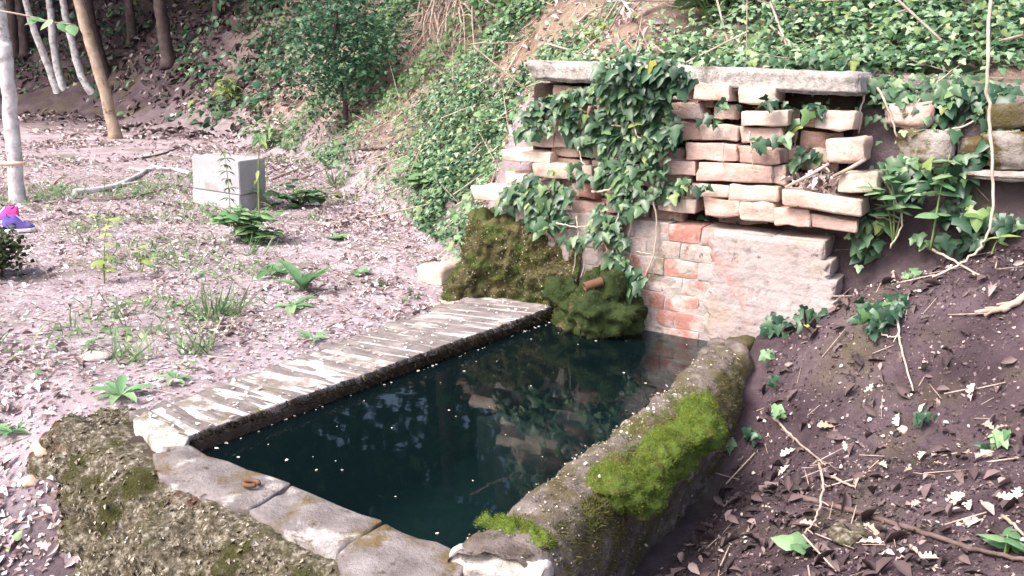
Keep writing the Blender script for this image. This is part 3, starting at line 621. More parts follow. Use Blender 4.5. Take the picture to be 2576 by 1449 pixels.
# mossy encrusted mass at the left of the base
def mass_fn(u, v):
    a = -.47 + .66 * u; lobe = math.exp(-((a + .33 - .10 * v) / .10) ** 2)
    top = .285 - .035 * S(-.15, .12, np.array(a)) - .05 * S(-.40, -.47, np.array(a)) ; k = min(v / .78, 1)
    z = -.11 + (top + .11) * k; b = .085 + .03 * (1 - k) + lobe * (.15 - .07 * k)
    b = b * (1 - .3 * k * k)
    if v > .78: b = b * (1 - (v - .78) / .22) - .12 * (v - .78) / .22; z += .01
    if u < .12: b = b * (u / .12) ** .5 - .25 * (1 - u / .12)
    return W(a + .06 * k * (1 - u), b, z)
mass, mv_, mn_ = sheet('moss_crust', 120, 96, mass_fn, M['moss_dark'], wall, .045, 6, stretch=.6, disp2=.022, dsc2=26)
_P = mv_[:76].reshape(-1, 3); _N = mn_[:76].reshape(-1, 3); grains(_P, _N, 3500, .0015, .008, mass); fuzz('moss_fibres', _P, _N, 16000, .009, M['moss_dim'], mass, up=-.4)
_k = np.array([fract(p + 9, 7.0) > .1 for p in _P]); fuzz('moss_fibres', _P[_k], _N[_k], 7000, .009, M['moss_fibre'], mass, up=-.3); fuzz('moss_fibres', _P, _N, 6000, .012, M['moss_black'], mass, up=-.6)
# small stones at the wall's left foot
for (px, py, z, sz, lab) in [(1110, 690, .0, (.075, .10, .09), 'square tan stone block at the left foot of the mossy wall base'), (1120, 775, -.03, (.05, .05, .04), 'pale rounded stone at the far outer corner of the brick coping')]:
    c = at_z(px, py, z); a, b = wall_ab(c)
    o = prism('stone', [(a - sz[0], b - sz[1]), (a + sz[0], b - sz[1]), (a + sz[0], b + sz[1]), (a - sz[0], b + sz[1])], z + sz[2] * .6, .25, M['brick_pale'] if sz[0] > .06 else M['stone'], None, .02, 2, .03, 9, True); props(o, lab, 'stone')
# the capping slab
def make_slab():
    c = [(-.118, .947), (1.14, .925), (1.145, .851), (-.075, .872)]
    bm = bmesh.new(); f = [bm.verts.new(W(a, .012, z)) for a, z in c]; k = [bm.verts.new(W(a, -.34, z)) for a, z in c]
    bm.faces.new(f[::-1]); bm.faces.new(k)
    for i in range(4): bm.faces.new((f[i], f[(i + 1) % 4], k[(i + 1) % 4], k[i]))
    bmesh.ops.recalc_face_normals(bm, faces=bm.faces); bmesh.ops.bevel(bm, geom=list(bm.edges), offset=.008, segments=2, affect='EDGES')
    for cuts in (5, 3): bmesh.ops.subdivide_edges(bm, edges=[e for e in bm.edges if e.calc_length() > .05], cuts=cuts, use_grid_fill=True)
    bm.normal_update()
    for v in bm.verts: v.co += v.normal * (.008 * fract(v.co, 12) + .004 * fract(v.co, 60, 2))
    o = build_bm('concrete_slab', bm, M['slab'], None, True); props(o, 'long rough grey concrete slab capping the brick wall', 'slab')
make_slab()
# the mossy spout
mc = on_wall(1512, 770, .16)
mound = thing('spout', 'green mossy mound with a short clay pipe dripping into the trough', 'spout', mc - np.array([0, 0, .13]))
mossball('moss_mound', mc, .135, 0, .15, .125, M['moss_green'], M['moss_dim'], mound, 9000, .008, .5, 64, 46, True)
for (px, py, b, ax, ay, hz) in [(1440, 800, .13, .07, .09, .05), (1575, 800, .10, .07, .08, .07), (1420, 740, .10, .08, .08, .07), (1540, 700, .08, .10, .07, .05), (1500, 820, .17, .10, .10, .04)]:
    mossball('moss_lump', on_wall(px, py, b), ax, 0, ay, hz, M['moss_green'], M['moss_dim'], mound, 2600, .008, .5, 32, 20, True)
fuzz('moss_fibres', *(lambda P: (P, (P - mc) / np.linalg.norm(P - mc, axis=1, keepdims=True)))(np.array([v.co[:] for v in mound.children[0].data.vertices]) + np.array(parent_world(mound.children[0]))), 1800, .009, M['moss_fibre'], mound.children[0])
pa = on_wall(1470, 722, .29); pb = on_wall(1514, 708, .24)
def pipe_mesh(p, q, r, th):
    p = Vector(p); q = Vector(q); t = (q - p).normalized(); x = t.cross(Vector((0, 0, 1))).normalized(); y = x.cross(t); V = []; F = []; n = 14
    for e in (p, q):
        for rr in (r, r - th):
            for k in range(n): an = 2 * math.pi * k / n; V.append(e + x * rr * math.cos(an) + y * rr * math.sin(an))
    for k in range(n):
        k2 = (k + 1) % n
        F += [(k, k2, 2 * n + k2, 2 * n + k), (n + k2, n + k, 3 * n + k, 3 * n + k2), (k2, k, n + k, n + k2), (2 * n + k, 2 * n + k2, 3 * n + k2, 3 * n + k)]
    return [tuple(v) for v in V], F
build('pipe', *pipe_mesh(pa, pb, .017, .005), M['rust'], mound, False)
tk = pa + np.array([0, 0, -.012]); V, F = tube([tk, tk + np.array([-.006, -.012, -.03]), tk + np.array([-.008, -.016, -.09]), np.array([tk[0] - .008, tk[1] - .017, WATER_Z + .002])], [.003, .0028, .0022, .0022], 6)
def drip_mat():
    m, N, L, P = newmat('trickle'); P.inputs['Transmission Weight'].default_value = 1; P.inputs['Roughness'].default_value = .05; P.inputs['IOR'].default_value = 1.33; return m
build('trickle', V, F, drip_mat(), mound)

# the two concrete blocks
def block(name, c0, dx, dy, z0, z1, label):
    bm = bmesh.new(); b = []
    for z in (z0, z1):
        for s, t in ((0, 0), (1, 0), (1, 1), (0, 1)): b.append(bm.verts.new(Vector((c0[0], c0[1], z)) + Vector(dx) * s + Vector(dy) * t))
    for f in ((0, 3, 2, 1), (4, 5, 6, 7), (0, 1, 5, 4), (1, 2, 6, 5), (2, 3, 7, 6), (3, 0, 4, 7)): bm.faces.new([b[i] for i in f])
    bmesh.ops.recalc_face_normals(bm, faces=bm.faces); bmesh.ops.bevel(bm, geom=list(bm.edges), offset=.005, segments=2, affect='EDGES'); bmesh.ops.subdivide_edges(bm, edges=[e for e in bm.edges if e.calc_length() > .08], cuts=6, use_grid_fill=True); bm.normal_update()
    for v in bm.verts: v.co += v.normal * .0018 * fract(v.co, 14)
    props(build_bm(name, bm, M['concrete'], None, False), label, 'block', 'stacked concrete blocks')
bf_ = at_z(605, 545, -.045); bl_ = at_z(486, 524, -.045); br_ = at_z(674, 530, -.045)
bdx = bl_ - bf_; bdx[2] = 0; bdy = br_ - bf_; bdy[2] = 0; bdy = bdy / np.linalg.norm(bdy) * .27
block('concrete_block', bf_, bdx, bdy, -.12, .088, 'lower grey concrete block half sunk in leaf litter')
block('concrete_block', bf_ + .004, bdx * .99, bdy * .98, .091, .305, 'upper grey concrete block lying on top of the other')
# ================================================================== TREES
def crown_leaves(c, r, rz, n, size, parent, mat, clumps=22):
    cc = rng.normal(0, 1, (clumps, 3)); cc /= np.linalg.norm(cc, axis=1, keepdims=True); cc *= (rng.uniform(.25, 1, (clumps, 1)) ** .5); cc *= np.array([r, r, rz]); cc += c
    i = rng.integers(0, clumps, n); pos = cc[i] + rng.normal(0, 1, (n, 3)) * np.array([r, r, rz]) * .20
    X, Y, Z = frames(np.tile([0, 0, 1.0], (n, 1)), None, .7)
    V, F = scatter(HEART_T, pos, X, Y, Z, size * rng.uniform(.6, 1.3, n)); o = build('crown', V, F, mat, parent, False); return cc
def tree(path, r0, r1, mat, label, crown=None, group=None, name='tree', nleaf=1800, lsz=.14):
    """path: world points of the trunk from base to top"""
    t = thing(name, label, 'tree', path[0], group)
    pts = curve_pts(path, 26, .004); n = len(pts); rad = [r0 * (1 - k / (n - 1)) + r1 * k / (n - 1) for k in range(n)]; rad[0] *= 1.35; rad[1] *= 1.12
    build('trunk', *tube(pts, rad, 12, wob=.05), mat, t)
    if crown:
        c, r, rz = crown; c = np.asarray(c, float)
        cc = crown_leaves(c, r, rz, nleaf, lsz, t, M['crown'])
        for k in range(8):
            st = pts[int(n * random.uniform(.62, .95))]; e = cc[k]; m = (st + e) / 2 + rng.normal(0, .15, 3)
            build('branch', *tube(curve_pts([st, m, e], 8), [r1 * .8 * (1 - i / 9) + .006 for i in range(9)], 6), mat, t)
    return t
def px_path(pts, base, lean=0.0):
    """trunk path through picture points, standing up from base with the given lean away from the viewer"""
    out = [np.asarray(base, float)]
    for i, (x, y) in enumerate(pts):
        d = ray(x, y); s = (base[1] + lean * (i + 1)) / d[1]; out.append(ORG + s * d)
    d = out[-1] - out[-2]; d = d / np.linalg.norm(d); d[2] = max(d[2], .8); L = 6.5 - out[-1][2]
    out.append(out[-1] + d * L * .5 + np.array([.1, .05, 0])); out.append(out[-1] + np.array([.0, .0, L * .5]) + rng.normal(0, .12, 3)); out[0] = out[0] - np.array([0, 0, .06])
    return out
def tbase(px, py): p = hit(px, py, 40); return np.array([p[0], p[1], tz1(p[0], p[1])])
p = px_path([(30, 330), (12, 120), (-8, -20)], tbase(48, 512)); tree(p, .048, .034, M['bark_pale'], 'pale smooth trunk at the left edge, nearest of the trees', (p[-1] + np.array([-.8, -.2, .8]), 1.6, 1.3))
b = tbase(152, 252); p = px_path([(130, 190), (88, 80), (58, -20)], b); tree(p, .058, .035, M['bark_pale'], 'slim pale forked tree, left stem leaning outwards', (p[-1] + np.array([-.5, .3, .8]), 2.0, 1.5))
p = px_path([(140, 150), (128, 30), (122, -20)], b + np.array([.10, .03, 0])); tree(p, .06, .035, M['bark_pale'], 'slim pale upright stem beside the forked stem', (p[-1] + np.array([.2, .5, .8]), 2.0, 1.5))
b = tbase(243, 245); p = px_path([(205, 190), (175, 80), (155, -20)], b); tree(p, .06, .04, M['bark_pale'], 'pale tree curving up to the left behind the tan leaning trunk', (p[-1] + np.array([0, .4, .9]), 2.0, 1.6))
b = tbase(292, 350); p = px_path([(262, 230), (225, 100), (192, -20)], b); tree(p, .066, .042, M['bark_tan'], 'tan leaning trunk standing in leaf litter left of the block', (p[-1] + np.array([.3, .4, 1.0]), 1.8, 1.4))
b = tbase(268, 205); p = px_path([(240, 110), (212, -20)], b); tree(p, .11, .07, M['bark_dark'], 'dark trunk in shade just behind the tan leaning trunk', (p[-1] + np.array([.4, .4, .8]), 2.3, 1.6))
b = tbase(425, 165); p = px_path([(412, 80), (402, -20)], b); tree(p, .10, .06, M['bark_dark'], 'thin dark trunk on the shaded slope right of the leaning trunks', (p[-1] + np.array([.2, .2, .8]), 2.0, 1.6))
for k, (bx, by, tx) in enumerate([(38, 150, 20), (62, 140, 45), (8, 150, -4), (330, 110, 322), (540, 60, 548)]):
    b = tbase(bx, by); p = px_path([((bx + tx) / 2 + 3, by * .4), (tx, -20)], b)
    tree(p, .075, .05, M['bark_dark'], ['dark far trunk third from the left edge', 'dark far trunk just left of the forked pale tree', 'dark far trunk at the very left edge of the wood', 'dark far trunk above the tan leaning trunk', 'dark trunk on the bank near the top of the slope'][k], (p[-1] + np.array([0, .0, -.6]), 3.4, 1.8), 'dark trunks in the wood', nleaf=3800, lsz=.22)
for k, (x, y, h) in enumerate([(1.6, 9.0, 5.5), (-.9, 11.0, 5), (3.8, 7.4, 5), (1.0, 14.5, 8), (4.6, 11, 7), (-3.6, 13.0, 5), (-9, 17, 6), (-6, 16, 7), (-1.5, 16, 8), (-13, 13.5, 7)]):  # last tree is unseen, added to shade the wood at far left
    z = tz1(x, y); pts = [np.array([x, y, z - .1]), np.array([x + .1, y, z + h * .4]), np.array([x - .1, y + .1, z + h * .75]), np.array([x, y, z + h])]
    tree(pts, .13, .05, M['bark_dark'], 'leafy tree on the bank mirrored in the dark water, or unseen one added for shade', (np.array([x, y, z + h * .72]), 2.9, 2.5), 'trees on the bank top', nleaf=3400, lsz=.20)

# ================================================================== GROUND COVER
def in_basin(x, y):
    a = (x - WD[0]) * WDIR[0] + (y - WD[1]) * WDIR[1]; b = (x - WD[0]) * WNRM[0] + (y - WD[1]) * WNRM[1]
    return (a > -.31) & (a < 1.0) & (b > -.02) & (b < 1.97), a, b
def on_ground(x, y, lift): return np.stack([x, y, tz(x, y) + lift], -1)
def sample(n, x0, x1, y0, y1, keep):
    x = rng.uniform(x0, x1, n); y = rng.uniform(y0, y1, n); k = keep(x, y); return x[k], y[k]
def view_ok(x, y, mrg=.5): return np.abs(x) < (.62 * y + mrg)
def stuff(name, V, F, mat, label):
    o = build(name, V, F, mat, None, False); o['kind'] = 'stuff'; o['label'] = label; return o
def lay(tm, x, y, lift, size, tilt, sx=None):
    n = len(x); pos = on_ground(x, y, lift); X, Y, Z = frames(tnorm(x, y), None, tilt); return scatter(tm, pos, X, Y, Z, size, sx)
# pale litter on the dry side
lst = []
for (n, y0, y1, s0, s1) in [(40000, 1.2, 5.2, .012, .038), (26000, 5.2, 9.5, .02, .048), (12000, 9.5, 17, .05, .09)]:
    def keep(x, y):
        ib, a, b = in_basin(x, y); d = fbm(x * 1.3, y * 1.3, 91) + .6 * fbm(x * 4, y * 4, 95); s = hill_dist(x, y)
        near = np.exp(-((s + .35) / .6) ** 2) * .35                       # leaves gather along the foot of the bank
        return (~ib) & view_ok(x, y) & (a < .2) & (s < .9) & (rng.random(len(x)) < np.clip(.36 + 3.2 * d + near - .35 * np.exp(-((x + 2.9) ** 2 / 1.6 + (y - 5.2) ** 2 / 1.2)), .05, 1))
    x, y = sample(n, -9 if y0 > 9 else -5.6, .9, y0, y1, keep); k = rng.random(len(x)); sz = rng.uniform(s0, s1, len(x))
    for tm, m in ((LITTER_T, k < .5), (CURL_T, (k >= .5) & (k < .8)), (OAK_T, k >= .8)):
        lst.append(lay(tm, x[m], y[m], rng.uniform(.002, .014, m.sum()), sz[m] * (1.35 if tm is OAK_T else 1), .32))
stuff('leaf_litter', *cat_sc(lst), M['litter'], 'pale dry fallen leaves strewn over the ground left of the trough')
# fine crumbs of leaf
CRUMB_T = (np.array([(-.35, 0, 0), (.3, .1, .12), (.4, .9, 0), (-.25, 1, .15)], float), np.array([(0, 1, 2), (0, 2, 3)]))
def keep(x, y):
    ib, a, b = in_basin(x, y); return (~ib) & view_ok(x, y) & (a < .2) & (hill_dist(x, y) < .5) & (rng.random(len(x)) < np.clip(.6 + 1.3 * fbm(x * 2, y * 2, 171), .2, 1))
x, y = sample(90000, -4.6, .6, 1.2, 7.5, keep); stuff('leaf_crumbs', *lay(CRUMB_T, x, y, .004, rng.uniform(.005, .018, len(x)), .3), M['litter'], 'small crumbled leaf bits covering the dry soil')
# litter on the bank
def keep(x, y): return view_ok(x, y) & (hill_dist(x, y) > .1) & (rng.random(len(x)) < np.clip(.45 + 1.2 * fbm(x * 1.1, y * 1.1, 131), .05, 1))
x, y = sample(26000, -5, 3.6, 3.3, 12, keep); sz = rng.uniform(.03, .065, len(x)); m = rng.random(len(x)) < .6
stuff('bank_litter', *cat_sc([lay(LITTER_T, x[m], y[m], .012, sz[m], .5), lay(CURL_T, x[~m], y[~m], .015, sz[~m], .5)]), M['litter'], 'dry leaves lying between the ivy on the bank')
# damp litter on the dark side
def keep(x, y):
    ib, a, b = in_basin(x, y); return (~ib) & (a > .55) & (b > -.05) & view_ok(x, y, .95) & (rng.random(len(x)) < np.clip(.35 + .9 * fbm(x * 2, y * 2, 141) + .35 * S(.6, 1.6, b), .05, 1))
x, y = sample(22000, -.1, 3.2, .9, 3.6, keep); sz = .008 + .05 * rng.random(len(x)) ** 2.5; k = rng.random(len(x))
stuff('damp_litter', *cat_sc([lay(LITTER_T, x[k < .6], y[k < .6], .003, sz[k < .6], .4), lay(CURL_T, x[k >= .6], y[k >= .6], .004, sz[k >= .6], .5)]), M['litter_dark'], 'damp brown leaf crumbs on the dark soil right of the trough')
def keep(x, y):
    ib, a, b = in_basin(x, y); return (~ib) & (a > .5) & (b > -.05) & view_ok(x, y, .95)
x, y = sample(70000, -.1, 3.2, .9, 3.6, keep); stuff('soil_crumbs', *lay(CRUMB_T, x, y, .001, rng.uniform(.003, .012, len(x)), .5), M['litter_dark'], 'crumbs of dark soil and rotted leaf on the right slope')
# small twigs and stalks everywhere on the floor
x, y = sample(3000, -5, 2.2, 1.1, 8, lambda x, y: (~in_basin(x, y)[0]) & view_ok(x, y)); sz = rng.uniform(.04, .14, len(x))
TWIG_T = (np.array([(-.012, 0, 0), (.012, 0, 0), (0, 0, .02), (-.007, 1, 0), (.007, 1, 0), (.03, 1, .02)], float), np.array([(0, 1, 4), (0, 4, 3), (1, 2, 5), (1, 5, 4), (2, 0, 3), (2, 3, 5)]))
stuff('twig_litter', *lay(TWIG_T, x, y, .008, sz, .15), M['twig'], 'thin broken twigs and stalks scattered over the forest floor')

# ivy on the bank
BARE = [(hit(px, py), r) for px, py, r in [(1400, 40, .40), (1570, 75, .35), (1120, 90, .55), (1335, 235, .15), (800, 345, .35), (1300, 300, .12), (940, 420, .25), (640, 260, .4)]]
def bank_keep(x, y, thr, seed, sc=.9):
    s = hill_dist(x, y); k = view_ok(x, y, .8) & (s > .02)
    dn = fbm(x * sc, y * sc, seed) + .45 * fbm(x * 3.3, y * 3.3, seed + 5); pr = np.clip((dn - thr) * 4.5, 0, 1)
    a = (x - WD[0]) * WDIR[0] + (y - WD[1]) * WDIR[1]
    pr = np.maximum(pr, .85 * S(.2, .9, a) * S(.2, .4, s))
    pr = pr * (1 - .7 * S(11, 13, y) * S(-2.5, -5, x))
    for c, r in BARE: pr = pr * (1 - .93 * np.exp(-(((x - c[0]) ** 2 + (y - c[1]) ** 2) / r ** 2) ** 2))
    return k & (rng.random(len(x)) < pr)
def ivy_layer(n, box, thr, seed, s0, s1, mat, label, tmpl=IVY_T, lift=(.015, .10), tilt=.42, name='ivy_cover', sc=.9):
    x, y = sample(n, *box, lambda x, y: bank_keep(x, y, thr, seed, sc)); m = len(x); nn = tnorm(x, y, .12) * .6 + np.array([-.10, -.25, .55]); nn /= np.linalg.norm(nn, axis=1, keepdims=True)
    pos = on_ground(x, y, 0) + nn * rng.uniform(*lift, m)[:, None]; down = -tnorm(x, y) * 0 + np.array([-.3, -.5, -.6]) + rng.normal(0, .7, (m, 3))
    X, Y, Z = frames(nn, down, tilt); V, F = scatter(tmpl, pos, X, Y, Z, rng.uniform(s0, s1, m)); stuff(name, V, F, mat, label); return m
ivy_layer(138000, (-2.4, 4.0, 3.2, 6.5), -.03, 201, .017, .042, M['ivy'], 'dark green ivy leaves carpeting the near bank', lift=(.01, .09))
ivy_layer(90000, (-5.2, 4.2, 6.5, 10.5), -.03, 201, .03, .058, M['ivy'], 'dark green ivy leaves carpeting the bank above the block')
ivy_layer(24000, (-8, 6, 10.5, 16), -.08, 201, .07, .12, M['ivy'], 'dark ivy higher up the shaded slope')
ivy_layer(48000, (-2.2, 4.2, 3.0, 9.0), -.04, 261, .017, .036, M['ivy_light'], 'lighter green ivy shoots among the dark ivy', lift=(.05, .12))
ivy_layer(26000, (-4.0, 4.2, 3.2, 10.0), .05, 321, .018, .038, M['weed_yellow'], 'yellow-green shoots scattered over the bank', HEART_T, (.05, .16), .5, 'undergrowth', 1.1)
ivy_layer(18000, (-3.2, .3, 4.0, 10.0), .0, 291, .03, .065, M['weed'], 'light green leafy undergrowth along the foot of the bank', HEART_T, (.03, .16), .5, 'undergrowth', 1.4)
# bare ivy stems and dead stalks running over the bank
x, y = sample(4200, -4, 4, 3.2, 10, lambda x, y: view_ok(x, y) & (hill_dist(x, y) > .1)); stuff('bank_stems', *lay(TWIG_T, x, y, rng.uniform(.01, .07, len(x)), rng.uniform(.10, .42, len(x)), .3, .5), M['twig'], 'dry ivy stems and dead stalks on the bank')
# dark leafy floor and undergrowth of the wood
def keep(x, y): return view_ok(x, y, 1) & (y > 9.6) & (x < -1.8) & (rng.random(len(x)) < S(-1.2, 1.2, hill_dist(x, y)))
x, y = sample(16000, -13, -1.8, 9.6, 19, keep); k = rng.random(len(x)); stuff('wood_litter', *cat_sc([lay(LITTER_T, x[k < .8], y[k < .8], .02, rng.uniform(.05, .12, (k < .8).sum()), .5), lay(CURL_T, x[k >= .8], y[k >= .8], .03, rng.uniform(.05, .12, (k >= .8).sum()), .5)]), M['litter_dark'], 'brown leaf litter on the shaded slope under the trees')
x, y = sample(9000, -13, -1.8, 10, 18, lambda x, y: keep(x, y) & (fbm(x * .7, y * .7, 411) + .5 * fbm(x * 2.5, y * 2.5, 415) > .06)); stuff('wood_undergrowth', *lay(HEART_T, x, y, rng.uniform(.03, .40, len(x)), rng.uniform(.05, .12, len(x)), .6), M['sapling'], 'dark undergrowth under the trees of the wood')
# low grass on the dry side
def grass_pts(n):
    def keep(x, y):
        ib, a, b = in_basin(x, y); return (~ib) & (a < -.3) & (hill_dist(x, y) < .3) & view_ok(x, y) & (rng.random(len(x)) < np.clip((fbm(x * 1.6, y * 1.6, 301) + .7 * fbm(x * 5, y * 5, 305) - .05) * 4, 0, 1))
    return sample(n, -5, .6, 1.3, 8.5, keep)
x, y = grass_pts(48000); n = len(x); pos = on_ground(x, y, 0); dirs = rng.normal(0, .75, (n, 3)); dirs[:, 2] = np.abs(dirs[:, 2]) + .35
X, Y, Z = frames(rng.normal(0, 1, (n, 3)), dirs); stuff('grass', *scatter(BLADE_T, pos, X, Y, Z, rng.uniform(.03, .085, n), 1.3), M['grass'], 'thin short grass growing through the fallen leaves')
x, y = grass_pts(20000); stuff('small_weeds', *lay(HEART_T, x, y, rng.uniform(.005, .035, len(x)), rng.uniform(.012, .035, len(x)), .35), M['weed'], 'tiny clover-like weeds between the fallen leaves')
# petals
x, y = sample(1600, -3, 1.6, 1.4, 5, lambda x, y: view_ok(x, y) & ~in_basin(x, y)[0]); P1 = lay(HEART_T, x, y, .012, rng.uniform(.008, .014, len(x)), .4)
n = 200; t = rng.random(n); q = rng.random(n); aa = OUT0[0] + (OUT1[0] - OUT0[0]) * t + (IN0[0] - OUT0[0] + (IN1[0] - IN0[0] - OUT1[0] + OUT0[0]) * t) * q; bb = 1.75 - 1.6 * t
pos = np.array([W(a_, b_, .006) for a_, b_ in zip(aa, bb)]); X, Y, Z = frames(np.tile([0, 0, 1.0], (n, 1)), None, .3); P2 = scatter(HEART_T, pos, X, Y, Z, rng.uniform(.007, .014, n))
n = 90; t = rng.random(n); near = rng.random(n) < .6; aa = np.where(near, IN0[0] + (IN1[0] - IN0[0]) * t + rng.uniform(.004, .03, n), rng.uniform(.05, .78, n)); bb = 1.76 - 1.62 * t
pos = np.array([W(a_, b_, WATER_Z + .003) for a_, b_ in zip(aa, bb)]); X, Y, Z = frames(np.tile([0, 0, 1.0], (n, 1)), None, .06); P3 = scatter(HEART_T, pos, X, Y, Z, .004 + .009 * rng.random(n) ** 2.5)
n = 26; t = rng.random(n); pos = np.array([W(rng.uniform(.84, .94), 1.75 - 1.4 * t_, .03) for t_ in t]); X, Y, Z = frames(np.tile([0, 0, 1.0], (n, 1)), None, .3); P4 = scatter(HEART_T, pos, X, Y, Z, rng.uniform(.007, .013, n))
stuff('fallen_petals', *cat_sc([P1, P2, P3, P4]), M['petal'], 'tiny white petals fallen on ground, coping and water')

# ================================================================== IVY ON THE WALL AND BANK
def ivy_thing(label, base, blobs, stems, nparts, size, bank=False, mat='ivy_obj', mul=1.0):
    t = thing('ivy_vine', label, 'ivy', base); pos = []; nrm = []
    for (px, py, rx, ry, cnt, b0) in blobs:
        for k in range(max(1, int(cnt * mul))):
            r = math.sqrt(random.random()); th = random.uniform(0, 2 * math.pi); x = px + rx * r * math.cos(th); y = py + ry * r * math.sin(th)
            if bank:
                h = hit(x, y, 12); d = -ray(x, y); d = d / np.linalg.norm(d); p = h + d * random.uniform(.02, .09 + b0)
            else: p = on_wall(x, y, b0 + random.uniform(-.01, .045))
            pos.append(p)
    pos = np.array(pos); n = len(pos); nn = np.tile(WNRM * .85 + np.array([0, 0, .5]), (n, 1)); dd = np.tile(np.array([0, 0, -1.0]) + WNRM * .25, (n, 1)) + rng.normal(0, .45, (n, 3))
    X, Y, Z = frames(nn, dd, .32); sz = size * (.55 + 1.0 * rng.random(n) ** 1.8); dep = (pos - ORG) @ FWD
    order = np.argsort(dep - 2 * sz); front = order[:nparts]; rest = order[nparts:]
    for i in front: leaf_part('leaf', IVY_T, 'ivy', M[mat], t, pos[i], X[i], Y[i], Z[i], sz[i])
    if len(rest): o = build('leaf_mass', *scatter(IVY_T, pos[rest], X[rest], Y[rest], Z[rest], sz[rest]), M['ivy'], t, False); o['kind'] = 'stuff'
    for (pts, r, b) in stems:
        w = [on_wall(x, y, b + random.uniform(0, .012)) if not bank else (lambda h, d: h - d / np.linalg.norm(d) * b)(hit(x, y, 12), ray(x, y)) for x, y in pts]
        cp = curve_pts(w, 5 * len(pts), .002); build('stem', *tube(cp, [r * (1 - .5 * k / len(cp)) for k in range(len(cp))], 5), M['vine'], t)
    return t
ivy_thing('thick dark ivy hanging over the middle of the brick wall', W(.25, .1, .1),
    [(1610, 165, 105, 28, 70, .13), (1600, 215, 120, 40, 90, .10), (1530, 255, 140, 42, 110, .07), (1590, 330, 120, 55, 120, .05), (1640, 300, 75, 60, 60, .05), (1600, 400, 95, 50, 75, .05), (1555, 445, 60, 45, 45, .05), (1480, 320, 70, 45, 55, .04), (1390, 275, 75, 35, 50, .03), (1345, 320, 50, 30, 25, .03), (1690, 190, 60, 20, 25, .11),
     (1370, 490, 65, 35, 50, .06), (1375, 545, 60, 40, 45, .06), (1330, 470, 45, 30, 25, .05), (1285, 500, 40, 35, 22, .06), (1540, 530, 40, 40, 32, .07), (1520, 580, 40, 30, 22, .08), (1600, 500, 50, 30, 18, .06), (1555, 635, 28, 55, 22, .09), (1590, 700, 35, 35, 14, .12), (1435, 430, 60, 20, 10, .05), (1700, 470, 80, 22, 20, .05), (1460, 600, 60, 15, 10, .12),
     (1790, 300, 30, 20, 5, .05), (1825, 262, 35, 12, 4, .06), (1930, 255, 35, 12, 4, .06), (1900, 350, 30, 10, 4, .06), (1970, 350, 22, 14, 5, .05), (1985, 300, 30, 50, 9, -.05), (2060, 270, 40, 14, 7, .0), (2020, 390, 40, 25, 9, -.03)],
    [([(1450, 545), (1455, 600), (1440, 690)], .004, .10), ([(1455, 610), (1470, 660), (1460, 700)], .003, .11), ([(1510, 560), (1525, 640), (1515, 690)], .004, .10), ([(1515, 600), (1535, 650), (1530, 690)], .003, .10), ([(1560, 520), (1545, 600), (1570, 690)], .0035, .09), ([(1640, 470), (1650, 560), (1645, 640), (1610, 720), (1590, 735)], .004, .07), ([(1590, 560), (1580, 610), (1590, 660)], .003, .07), ([(1595, 635), (1640, 640)], .0035, .07),
     ([(1400, 560), (1440, 570), (1480, 570)], .004, .11), ([(1490, 482), (1520, 480), (1560, 465)], .006, .08), ([(1885, 330), (1890, 390), (1893, 425)], .0035, .05), ([(1820, 360), (1818, 395), (1822, 420)], .003, .05), ([(1640, 250), (1700, 235), (1760, 262)], .003, .05), ([(1590, 300), (1600, 340), (1615, 350)], .0035, .11), ([(1455, 370), (1462, 400), (1478, 430)], .0035, .09)], 300, .041, mul=1.5)
ivy_thing('ivy curtain spilling over the earth bank right of the wall', hit(2350, 620),
    [(2300, 215, 120, 32, 70, .0), (2430, 225, 130, 40, 90, .0), (2380, 280, 120, 22, 26, 0), (2230, 240, 40, 60, 22, 0), (2520, 330, 50, 45, 22, 0), (2280, 410, 70, 28, 30, .02), (2350, 330, 60, 12, 6, 0), (2450, 400, 45, 25, 14, 0), (2270, 470, 60, 35, 16, .05), (2390, 440, 45, 28, 18, .03), (2420, 530, 60, 32, 24, .03), (2520, 555, 55, 16, 16, .0), (2200, 560, 40, 40, 14, .05), (2185, 610, 30, 30, 10, .03), (2420, 600, 50, 25, 10, .02), (2340, 600, 50, 20, 6, .04), (2680, 260, 90, 40, 40, 0), (2850, 280, 110, 50, 50, 0), (2720, 400, 60, 50, 16, 0), (2900, 450, 90, 60, 24, 0)],
    [([(2185, 195), (2225, 250), (2257, 345)], .006, .10), ([(2182, 210), (2168, 270), (2160, 335)], .005, .08), ([(2230, 268), (2300, 320), (2400, 325), (2470, 290), (2510, 250)], .005, .06), ([(2280, 290), (2350, 215), (2420, 160)], .004, .06), ([(2210, 430), (2250, 500), (2270, 560), (2240, 625)], .005, .12), ([(2190, 540), (2260, 560)], .004, .10), ([(2410, 510), (2440, 545), (2500, 560), (2540, 575)], .006, .05), ([(2330, 620), (2480, 700)], .005, .02)], 260, .048, True, mul=1.4)
ivy_thing('low light green ivy patch at the right foot of the lime-washed wall', W(.95, .2, 0), [(1920, 785, 45, 22, 20, .06), (1990, 795, 70, 28, 45, .06), (1935, 815, 50, 22, 26, .08), (2050, 780, 35, 18, 14, .05), (1905, 725, 16, 50, 14, .02)], [], 120, .038, True, mul=1.4)
ivy_thing('small ivy clump on dark earth right of the wall foot', hit(2210, 800), [(2190, 780, 45, 28, 24, .04), (2250, 755, 30, 25, 14, .04), (2215, 815, 40, 20, 14, .03)], [], 60, .038, True, mul=1.3)
